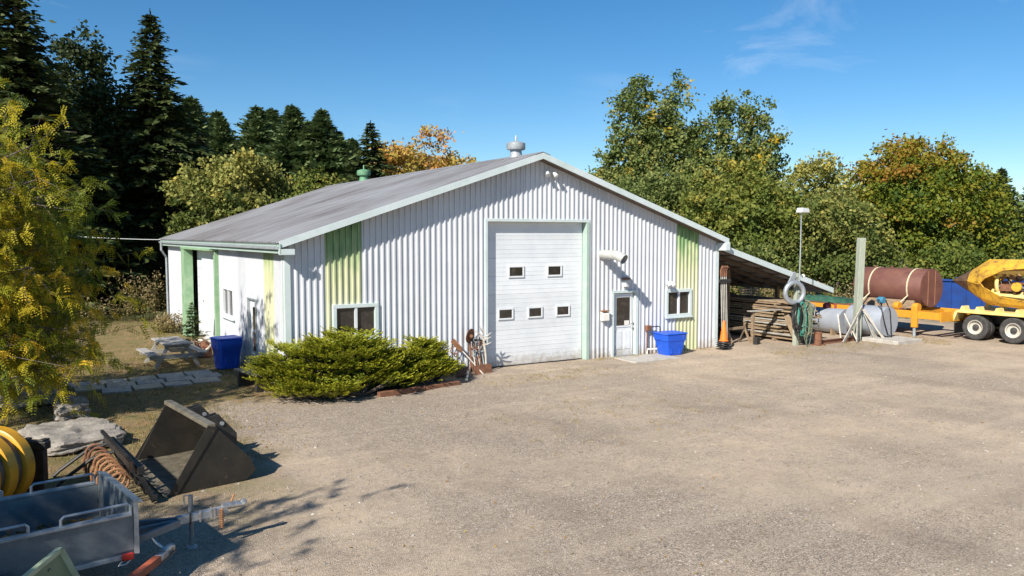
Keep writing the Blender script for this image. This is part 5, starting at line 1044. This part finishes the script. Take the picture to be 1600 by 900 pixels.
# single long loose boards projecting over the stack
for i, (x, z, m_, lab) in enumerate(((17.0, .98, 'woodsilver', 'long pale board lying across the front lumber stack'),)):
    t = thing('loose_board', lab, 'board', (x, -.2, 0), R(-4)); MB().box((1.3, .15, 1.19), (2.9, .2, .035)).build('board', m_, t)
    for xx in (.05, 2.4): MB().bx(xx - .04, xx + .04, .1, .2, 0, 1.17).build('rest_post', 'woodbrown', t)
bp = thing('leaning_timber', 'thick pale timber leaning upright against the lumber stack', 'timber', (18.05, -1.12, 0)); MB().beam((.12, -.1, 0), (.0, .35, 1.05), .22, .14, (1, 0, 0)).build('timber', 'woodpale', bp, bev=.01)
rg = thing('saw_horse', 'low wooden saw-horse standing under the lean-to', 'saw-horse', (16.2, .25, 0)); MB().beam((-.2, 0, .55), (.9, .1, .55), .09, .09).build('top_beam', 'woodbrown', rg)
for (x, s_) in ((-.1, -1), (-.1, 1), (.8, -1), (.8, 1)): MB().beam((x, .02, .52), (x, .02 + s_ * .28, 0), .06, .06).build('leg', 'soffit' if s_ > 0 else 'woodbrown', rg)
blk = thing('black_vice', 'small black cast-iron vice standing on the dirt under the lean-to', 'vice', (16.95, -.35, 0), R(20)); MB().bx(-.16, .16, -.08, .08, 0, .05).build('base', 'black', blk, bev=.01); MB().bx(-.15, -.02, -.07, .07, .05, .28).build('jaw', 'black', blk, bev=.01); MB().bx(.05, .15, -.07, .07, .05, .26).build('jaw', 'black', blk, bev=.01); MB().tube([(-.02, 0, .14), (.32, 0, .14)], .025, 8).build('screw', 'black', blk, smooth=True)
# lamp pole with ring and hoses
lp_ = thing('yard_lamp_pole', 'thin grey steel pole with a box lamp on top beside the lean-to', 'lamp pole', (17.95, -1.25, 0))
MB().bx(-.08, .08, -.08, .08, 0, 2.6).build('wood_post', 'post', lp_, bev=.01); MB().tube([(0, -.10, 1.9), (.03, -.10, 3.6), (.05, -.08, 4.78)], [.024, .02, .018], 8).build('pole', 'grey', lp_, smooth=True)
MB().prism([(-.10, -.22, 4.76), (.34, -.22, 4.76), (.30, -.22, 4.90), (-.04, -.22, 4.93)], (0, .26, 0)).build('lamp_head', 'lightlens', lp_, bev=.02); MB().bx(.02, .30, -.19, -.01, 4.742, 4.758).build('lamp_lens', 'conewhite', lp_)
MB().prism([(-.5, -.05, 2.28), (-.06, -.05, 2.28), (-.06, -.05, 2.58), (-.16, -.05, 2.66), (-.28, -.05, 2.58)], (0, .05, 0)).build('gusset', 'grey', lp_); MB().lathe([(.06, -.02), (.07, .0), (.05, .06)], 12, (.2, -.1, 2.5), 'x').build('bulb', 'conewhite', lp_, smooth=True); MB().bx(.0, .2, -.13, -.07, 2.49, 2.53).build('bulb_arm', 'grey', lp_)
rn = thing('galvanised_ring', 'galvanised steel ring hanging on the lamp pole post', 'ring', (17.62, -1.42, 1.92)); o = MB().tube([(.36 * math.cos(a), 0, .36 * math.sin(a)) for a in [i * math.pi / 16 for i in range(32)]], .085, 12, closed=True).build('ring', 'galvbright', rn, smooth=True); o.rotation_euler = (0, 0, R(-18)); MB().tube([(0, 0, .40), (.15, .05, .52), (.26, .1, .55)], .01, 5).build('hanger', 'black', rn)
def coil(label, loc, n, r0, m_, seed, hang, grp, rz=0.0, th=.014):
    g = np.random.default_rng(seed); t = thing('hose_bundle', label, 'hose', loc, rz, grp)
    for i in range(n):
        rx = r0 * g.uniform(.65, 1.1); rz_2 = hang * g.uniform(.75, 1.08); ph = g.uniform(0, 6.28); oy = g.normal() * .06; pts = []
        for k in range(22):
            a = k / 22 * 2 * math.pi; pts.append((rx * math.sin(a) * (1 + .15 * math.cos(2 * a + ph)) + g.normal() * .006, oy + .05 * math.sin(a * 2 + ph), hang * .52 - rz_2 * .5 + rz_2 * .5 * math.cos(a) + .0))
        zt = max(p[2] for p in pts); pts = [(p[0], p[1], p[2] + hang * .52 - zt) for p in pts]
        MB().tube(pts, th, 5, closed=True).build('loop', m_ if not isinstance(m_, tuple) else m_[i % len(m_)], t, smooth=True)
    return t
coil('thick bundle of grey-green hose loops hanging on the lamp post', (18.12, -1.5, 1.05), 16, .25, ('hose', 'hose', 'woodsilver'), 51, 1.15, 'hoses on the lamp post', R(-20))
coil('long trailing grey-green hose loops reaching the ground by the lamp post', (18.05, -1.62, .80), 7, .17, 'hose', 52, 1.55, 'hoses on the lamp post', R(-20), .012)
coil('black rubber hose coil left of the green hoses', (17.66, -1.5, 1.05), 8, .17, 'rubber', 53, 1.0, 'hoses on the lamp post', R(-30), .022)
coil('teal green hose coil between black and grey hoses', (17.84, -1.6, 1.0), 6, .13, 'teal', 54, 1.15, 'hoses on the lamp post', R(-30), .016)
coil('small pale blue-green hose coil at the right of the hose bundle', (18.36, -1.55, 1.22), 6, .15, ('teal', 'woodsilver'), 55, .5, 'hoses on the lamp post', R(-20), .012)
sb = thing('rusty_steel_beam', 'rusty steel beam lying on the ground before the silver tanks', 'beam', (19.0, -1.55, 0), R(2)); MB().bx(0, 2.2, -.05, .05, .0, .02).build('flange', 'rust', sb); MB().bx(0, 2.2, -.01, .01, .0205, .13).build('web', 'rust', sb); MB().bx(0, 2.2, -.05, .05, .1305, .15).build('flange', 'rust', sb)
ds = thing('pipe_stump', 'squat dark rusty pipe stump between hoses and beam', 'pipe stump', (18.72, -1.6, 0)); MB().lathe([(.14, 0), (.14, .42), (.16, .43), (.16, .47), (.11, .47), (.11, .2)], 16).build('pipe', 'rust', ds, smooth=True); MB().bx(-.2, .2, -.2, .2, 0, .03).build('base', 'rust', ds)
po_ = thing('wooden_post', 'tall pale lichen-covered square wooden post before the silver tanks', 'post', (21.2, -1.4, 0), R(-20)); MB().prism([(-.12, -.12, 0), (.12, -.12, 0), (.12, .12, 0), (-.12, .12, 0)], (.12, .03, 3.86)).build('post', 'post', po_, bev=.015)
for i, (b, t_, w_, m_, lab) in enumerate((((19.95, -1.75, 0), (21.2, -1.62, 1.28), .14, 'woodsilver', 'long board leaning steeply up to the tall post from the left'), ((20.4, -2.0, 0), (20.95, -1.62, .95), .13, 'woodsilver', 'short grey board leaning left of the tall post'), ((20.6, -1.9, 0), (20.75, -1.2, 1.0), .12, 'bone', 'pale board standing nearly upright by the post'), ((21.75, -2.25, 0), (21.2, -1.66, 1.18), .13, 'bone', 'pale board leaning on the right side of the post'), ((21.5, -2.0, 0), (21.28, -1.66, 1.0), .08, 'woodgrey', 'grey board behind the right leaning board'), ((20.25, -1.45, 0), (20.5, -1.1, .98), .09, 'bone', 'white board farthest left behind the leaning boards'))):
    t = thing('leaning_board', lab, 'board', b, 0, 'boards leaning round the tall post'); d = Vector(t_) - Vector(b); MB().beam((0, 0, 0), d, w_, .04, (.3, -1, 0)).build('board', m_, t, bev=.004)
def tank(label, c, r_, y0, y1, m_, straps=False, grp=None, cat='tank'):
    t = thing('steel_tank', label, cat, (c[0], c[1], 0), 0, grp); z = c[2]
    MB().lathe([(r_ * .985, y0), (r_, y0 + .03), (r_, y1 - .03), (r_ * .985, y1)], 40, (0, 0, z), 'y').build('shell', m_, t, smooth=True); return t
tb = tank('silver fuel tank with a hand pump on the concrete pad', (22.0, -1.3, .72), .56, -.9, .62, 'silver')
for y in (-.55, .35): MB().prism([(-.42, y, .0), (.42, y, 0), (.46, y, .40), (.25, y, .22), (0, y, .165), (-.25, y, .22), (-.46, y, .40)], (0, .1, 0)).build('cradle', 'concrete', tb)
MB().tube([(.0, -.55, 1.27), (.0, -.55, 1.42)], .04, 8).build('filler', 'rust', tb); MB().tube([(.0, .3, 1.27), (0, .3, 1.52)], .03, 8).build('vent_pipe', 'rust', tb)
pm = thing('fuel_pump', 'teal blue fuel pump with black hose on top of the silver tank', 'pump', (21.85, -1.95, 1.42)); MB().lathe([(.12, -.12), (.13, -.08), (.13, .08), (.10, .14)], 14, (0, 0, .10), 'y').build('motor', 'pumpblue', pm, smooth=True); MB().bx(-.1, .1, -.08, .08, -.02, .0).build('mount', 'black', pm); MB().tube([(0, 0, -.16), (0, 0, -.01)], .03, 8).build('stem', 'black', pm)
MB().tube([(-.12, 0, .12), (-.30, -.05, .12), (-.36, -.25, -.1), (-.30, -.36, -.7), (-.10, -.38, -1.15), (.12, -.37, -1.25), (.16, -.33, -.9), (.12, -.30, -.3), (.1, -.12, .1)], .022, 7).build('hose', 'rubber', pm, smooth=True)
ta = tank('silver fuel tank behind the leaning boards, left of the post', (22.0, .45, .55), .49, -.8, .95, 'silver')
for y in (-.5, .6): MB().prism([(-.42, y, .0), (.42, y, 0), (.44, y, .28), (.2, y, .10), (-.2, y, .10), (-.44, y, .28)], (0, .1, 0)).build('cradle', 'woodbrown', ta)
MB().tube([(0, -.3, 1.02), (0, -.3, 1.2)], .045, 8).build('filler', 'redvalve', ta); MB().lathe([(.16, 0), (.16, .14), (.08, .2)], 12, (0, .1, 1.03)).build('valve', 'redvalve', ta, smooth=True); MB().tube([(0, -.28, 1.18), (.0, 0, 1.26), (0, .1, 1.2)], .025, 6).build('valve_pipe', 'redvalve', ta, smooth=True)
cpd = thing('concrete_pad', 'pale concrete pad under the end of the silver tank', 'concrete pad', (21.95, -2.35, 0)); MB().bx(-.75, .75, -.75, .72, -.03, .13).build('pad', 'concrete', cpd, bev=.02)
# flatbed trailer with the brown tank
fl = thing('flatbed_trailer', 'long yellow-framed flatbed trailer carrying the brown tank', 'trailer', (25.2, 0, 0))
for sx in (-1, 1): MB().bx(sx * 1.15 - .07, sx * 1.15 + .07, -2.95, 4.8, .72, 1.0).build('side_beam', 'orange', fl, bev=.01)
for i in range(9): y = -2.7 + i * .92; MB().bx(-1.075, 1.075, y, y + .12, .76, .96).build('cross_beam', 'orange', fl)
for i in range(7): x = -1.2 + i * .345; MB().bx(x, x + .33, -1.3, 4.8, 1.003, 1.055).build('deck_plank', 'rust' if i < 1 else 'woodbrown', fl)
MB().bx(-1.16, 1.16, -2.99, -2.952, .65, 1.03).build('end_plate', 'orange', fl)
for y in (-1.95, -1.15):
    MB().bx(-1.30, -1.16, y - .14, y + .10, .36, 1.20).build('outrigger', 'orange', fl, bev=.02) if y < -1.5 else None; MB().lathe([(.16, -.11), (.18, 0), (.16, .11)], 14, (-1.1, y, 1.14), 'y').build('roller', 'orange', fl, smooth=True)
MB().tube([(-1.23, -1.97, .34), (-1.23, -1.97, .0)], .06, 10).build('jack_leg', 'grey', fl, smooth=True)
for y in (2.6, 3.7):
    for sx in (-1, 1): wheel(fl, (sx * .85, y, .46), .46, .26, .26, 'x', 'rim', 'rust', sx)
    MB().bx(-.75, .75, y - .06, y + .06, .4, .76).build('axle', 'black', fl)
br = thing('brown_tank', 'big brown primer-coated cylindrical tank strapped on the flatbed', 'tank', (25.2, -.35, 1.06))
MB().lathe([(.735, -1.5), (.75, -1.47), (.75, 1.47), (.735, 1.5)], 48, (0, 0, .80), 'y').build('shell', 'browntank', br, smooth=True)
MB().lathe([(.77, -1.53), (.77, -1.498)], 48, (0, 0, .80), 'y').build('end_rim', 'browntank', br, smooth=True)
for x in (-.25, .22): MB().bx(x - .012, x + .012, -1.545, -1.531, .12, 1.48).build('weld_strip', 'rustlight', br)
for (x, y) in ((-.1, .9), (0, -.4), (0, .2)): MB().tube([(x, y, 1.5), (x, y, 1.62)], .05, 10).build('nipple', 'browntank', br)
for sx in (-1, 1): MB().prism([(sx * .75, -1.2, -.01), (sx * .30, -1.2, -.01), (sx * .42, -1.2, .15), (sx * .62, -1.2, .30)], (0, 2.4, 0)).build('chock', 'woodbrown', br)
for yy, lean in ((-.95, .25), (.75, .22)):
    pts = []
    for k in range(19):
        a = R(-25 + k * 230 / 18); pts.append((.762 * math.cos(a), yy + .0, .80 + .762 * math.sin(a)))
    pts = [(1.2, yy + lean, -.02)] + pts + [(-1.2, yy + lean, -.02)]
    mb = MB()
    for a, b in zip(pts, pts[1:]): mb.add([(a[0], a[1] - .03, a[2]), (a[0], a[1] + .03, a[2]), (b[0], b[1] + .03, b[2]), (b[0], b[1] - .03, b[2])], [(0, 1, 2, 3)])
    o = mb.build('tie_strap', 'strap', br); so_ = o.modifiers.new('thick', 'SOLIDIFY'); so_.thickness = .012; so_.offset = 1
tp = thing('folded_tarp', 'rumpled green tarp lying on the flatbed left of the brown tank', 'tarp', (24.6, 2.6, 1.06)); mb = MB(); nx_, ny_ = 9, 22; g = np.random.default_rng(61)
hh = g.uniform(.06, .24, (ny_, nx_)); vs = [(-.5 + 1.0 * i / (nx_ - 1), -1.3 + 2.9 * j / (ny_ - 1), (hh[j, i] if 0 < i < nx_ - 1 and 0 < j < ny_ - 1 else .0)) for j in range(ny_) for i in range(nx_)]
mb.add(vs, [(j * nx_ + i, j * nx_ + i + 1, (j + 1) * nx_ + i + 1, (j + 1) * nx_ + i) for j in range(ny_ - 1) for i in range(nx_ - 1)]); mb.build('tarp', 'net', tp, smooth=True)
# black nursery crates
def crate(x, y, z, lab):
    t = thing('plastic_crate', lab, 'crate', (x, y, z), R(8), 'black plastic crates behind the lean-to')
    for k in range(4): 
        for sx in (-.3, .3): MB().bx(sx - .015, sx + .015, -.3, .3, .02 + k * .12, .08 + k * .12).build('slat', 'black', t)
        for sy in (-.3, .3): MB().bx(-.284, .284, sy - .015, sy + .015, .02 + k * .12, .08 + k * .12).build('slat', 'black', t)
    for (a, b) in ((-.3, -.3), (.3, -.3), (.3, .3), (-.3, .3)): MB().bx(a - .02, a + .02, b - .02, b + .02, 0, .48).build('corner', 'black', t)
    MB().bx(-.28, .28, -.28, .28, .0, .02).build('bottom', 'black', t)
nm = ('bottom', 'second', 'third', 'fourth', 'top')
for j in range(5): crate(24.2, 6.6, j * .485, f'black slatted crate, {nm[j]} of the tall stack right of the lean-to edge')
for j in range(3): crate(22.5, 6.9, j * .485, f'black slatted crate, {nm[j] if j < 2 else "top"} of the short stack under the lean-to edge')
# blue container
bc = thing('blue_container', 'blue steel roll-off container behind the tree spade', 'container', (31.8, -1.0, 0), R(4))
for (a, b, c, d) in ((-1.1, -1.05, -3.2, 2.4), (1.05, 1.1, -3.2, 2.4)): MB().bx(a, b, c, d, .25, 1.85).build('side_wall', 'bluesteel', bc)
for (c, d) in ((-3.2, -3.15), (2.35, 2.4)): MB().bx(-1.048, 1.048, c, d, .25, 1.85).build('end_wall', 'bluesteel', bc)
MB().bx(-1.1, 1.1, -3.2, 2.4, .15, .248).build('floor', 'bluesteel', bc)
for i in range(9): y = -3.1 + i * .66; MB().bx(-1.17, -1.102, y, y + .1, .25, 1.80).build('rib', 'bluesteel', bc, bev=.01)
MB().bx(-1.18, -1.04, -3.22, 2.42, 1.852, 1.94).build('top_rail', 'bluesteel', bc, bev=.01); MB().bx(1.04, 1.18, -3.22, 2.42, 1.852, 1.94).build('top_rail', 'bluesteel', bc, bev=.01)
for y in (-2.6, 1.8): MB().bx(-.9, .9, y - .1, y + .1, 0, .148).build('skid', 'black', bc)
# tree spade truck: rear towards +y
tk = thing('tree_spade_truck', 'yellow truck with a large tree spade on its rear, cut by the right edge', 'truck', (26.2, -4.35, 0), R(3))
for sx in (-1, 1):
    for y in (.66, -.68):
        wheel(tk, (sx * 1.06, y, .48), .48, .27, .27, 'x', 'rim', 'tyre', sx); wheel(tk, (sx * .74, y, .48), .48, .27, .27, 'x', 'rim', 'tyre', sx)
for y in (.66, -.68): MB().tube([(-.9, y, .48), (.9, y, .48)], .10, 10).build('axle', 'black', tk, smooth=True)
for sx in (-1, 1): MB().bx(sx * .42 - .05, sx * .42 + .05, -6.2, 1.2, .62, .92).build('chassis_rail', 'black', tk)
for sx in (-1, 1):
    mb = MB(); x0, x1 = (-1.26, -.62) if sx < 0 else (.62, 1.26)
    mb.bx(x0, x1, -1.35, 1.30, 1.0, 1.10); mb.build('fender_deck', 'paleyellow', tk, bev=.015)
    for (y, s_) in ((1.30, 1), (-1.35, -1)): MB().prism([(x0, y, 1.098), (x0, y + s_ * .10, 1.02), (x0, y + s_ * .22, .62), (x0, y + s_ * .15, .60), (x0, y, .99)], (x1 - x0, 0, 0)).build('fender_end', 'paleyellow', tk)
    MB().bx(x0, x1, 1.36, 1.40, .18, .60).build('mud_flap', 'rubber', tk)
    for y in (-.9, -.2, .5, 1.05): MB().prism([(x0 + .05, y, 1.10), (x0 + .05, y + .18, 1.10), (x0 + .05, y + .12, 1.26), (x0 + .05, y + .04, 1.26)], (.4, 0, 0)).build('deck_lug', 'paleyellow', tk)
MB().bx(-.62, .62, -1.35, 1.25, .93, 1.06).build('sub_frame', 'paleyellow', tk); MB().bx(-1.2, 1.2, -2.6, -1.6, .5, 1.1).build('tool_box', 'black', tk, bev=.02)
MB().bx(-1.2, 1.2, -6.0, -4.2, .55, 2.6).build('cab', 'paleyellow', tk, bev=.12); MB().bx(-1.1, 1.1, -7.2, -6.02, .55, 1.6).build('bonnet', 'paleyellow', tk, bev=.1); MB().bx(-1.21, -1.195, -5.6, -4.6, 1.7, 2.4).build('cab_window', 'glass', tk)
for sx in (-1, 1): wheel(tk, (sx * 1.05, -6.2, .48), .48, .28, .27, 'x', 'rim', 'tyre', sx)
# spade: four blades round an axis pointing to the rear (+y)
AX = Vector((0, 0, 2.15)); tipy = 2.15
def blade(ang, nm_):
    ca, sa = math.cos(ang), math.sin(ang); rad = Vector((ca, 0, sa)); tan = Vector((-sa, 0, ca))
    sec = [(tipy, .02, .02, .0), (1.35, .46, .33, .10), (.75, .82, .66, .24), (.55, .90, .50, .16), (-.1, 1.04, .27, .07), (-1.5, 1.18, .17, .03)]
    vs = []
    for (y, r_, hw, cup) in sec:
        for k in range(3):
            u = -1 + k; vs.append(AX + Vector((0, y, 0)) + rad * (r_ - cup * u * u) + tan * (hw * u))
    n_ = 3
    for i0, i1, m_, nmx in ((0, 1, 'bladetip', 'blade_point'), (1, 5, 'yellow', 'blade')):
        mb = MB(); mb.add(vs[i0 * n_:(i1 + 1) * n_], [(i * n_ + k, i * n_ + k + 1, (i + 1) * n_ + k + 1, (i + 1) * n_ + k) for i in range(i1 - i0) for k in range(n_ - 1)]); o = mb.build(nmx, m_, tk); s2 = o.modifiers.new('thick', 'SOLIDIFY'); s2.thickness = .035; s2.offset = -1
    a = AX + Vector((0, .55, 0)) + rad * .66; b = AX + Vector((0, -2.3, 0)) + rad * .88
    MB().beam(a, b, .26, .16, tuple(rad)).build('rack_tower', 'paleyellow', tk, bev=.01)
    for k in range(11):
        p = a.lerp(b, (k + .5) / 11) - rad * .16; MB().box(p, (.20, .09, .17), Matrix.Rotation(-ang + math.pi / 2, 3, 'Y')).build('rack_tooth', 'paleyellow', tk)
    MB().beam(a.lerp(b, .15) - rad * .05, a.lerp(b, .3) - rad * .55, .12, .14).build('ram_link', 'rustlight', tk)
for ang in (R(90), R(-90), R(0), R(180)): blade(ang + R(45), 'b')
for k in range(6):
    y0 = .3 - k * .3; MB().tube([AX + Vector((-.30 + .05 * k, y0, .25)), AX + Vector((-.42, y0 - .2, -.05 - .03 * k)), AX + Vector((-.25, y0 - .5, -.32)), AX + Vector((-.1, y0 - .7, -.2))], .022, 6).build('hydraulic_hose', 'rubber', tk, smooth=True)
for k in range(4): MB().tube([AX + Vector((-.40 + .1 * k, .35, -.28 + .16 * k)), AX + Vector((-.40 + .1 * k, -1.1, -.34 + .16 * k))], .05, 8).build('hydraulic_ram', 'chrome' if k % 2 else 'rust', tk, smooth=True)
mb = MB(); mb.tube([AX + Vector((.62 * math.cos(a), -.9, .62 * math.sin(a))) for a in [i * math.pi / 12 for i in range(24)]], .10, 8, closed=True); mb.build('ring_frame', 'paleyellow', tk, smooth=True)
mb = MB(); mb.tube([AX + Vector((.52 * math.cos(a), .25, .52 * math.sin(a))) for a in [i * math.pi / 10 for i in range(20)]], .07, 8, closed=True); mb.build('ring_frame', 'paleyellow', tk, smooth=True)
MB().bx(-.35, .35, -1.15, -.8, 1.06, 1.9).build('mast', 'paleyellow', tk, bev=.02); MB().tube([(0, -1.0, 1.6), (0, .2, 2.15)], .10, 10).build('tilt_ram', 'black', tk, smooth=True)
MB().lathe([(.17, -.05), (.17, .05)], 16, (-.72, -.55, 2.05), 'x').build('motor_guard', 'yellow', tk, smooth=True); MB().box((-.55, -.2, 2.0), (.3, .5, .26)).build('hydraulic_block', 'rust', tk, bev=.02)
# overhead wire
p0 = Vector((-14, 34, 6.0)); p1 = Vector((0.05, LEN - .4, 3.75)); mb = MB(); mb.tube([p0.lerp(p1, k / 14) - Vector((0, 0, 1.1 * 4 * (k / 14) * (1 - k / 14) * .5)) for k in range(15)], .012, 5); o = mb.build('overhead_wire', 'lightlens'); tag(o, 'thin pale overhead wire running to the rear left eave of the shop', 'wire')
wp = thing('utility_pole', 'wooden utility pole hidden behind the left trees', 'pole', (-14, 34, 0)); MB().tube([(0, 0, 0), (0, 0, 6.5)], [.14, .10], 10).build('pole', 'woodgrey', wp, smooth=True); MB().bx(-.5, .5, -.05, .05, 5.95, 6.05).build('cross_arm', 'woodgrey', wp)
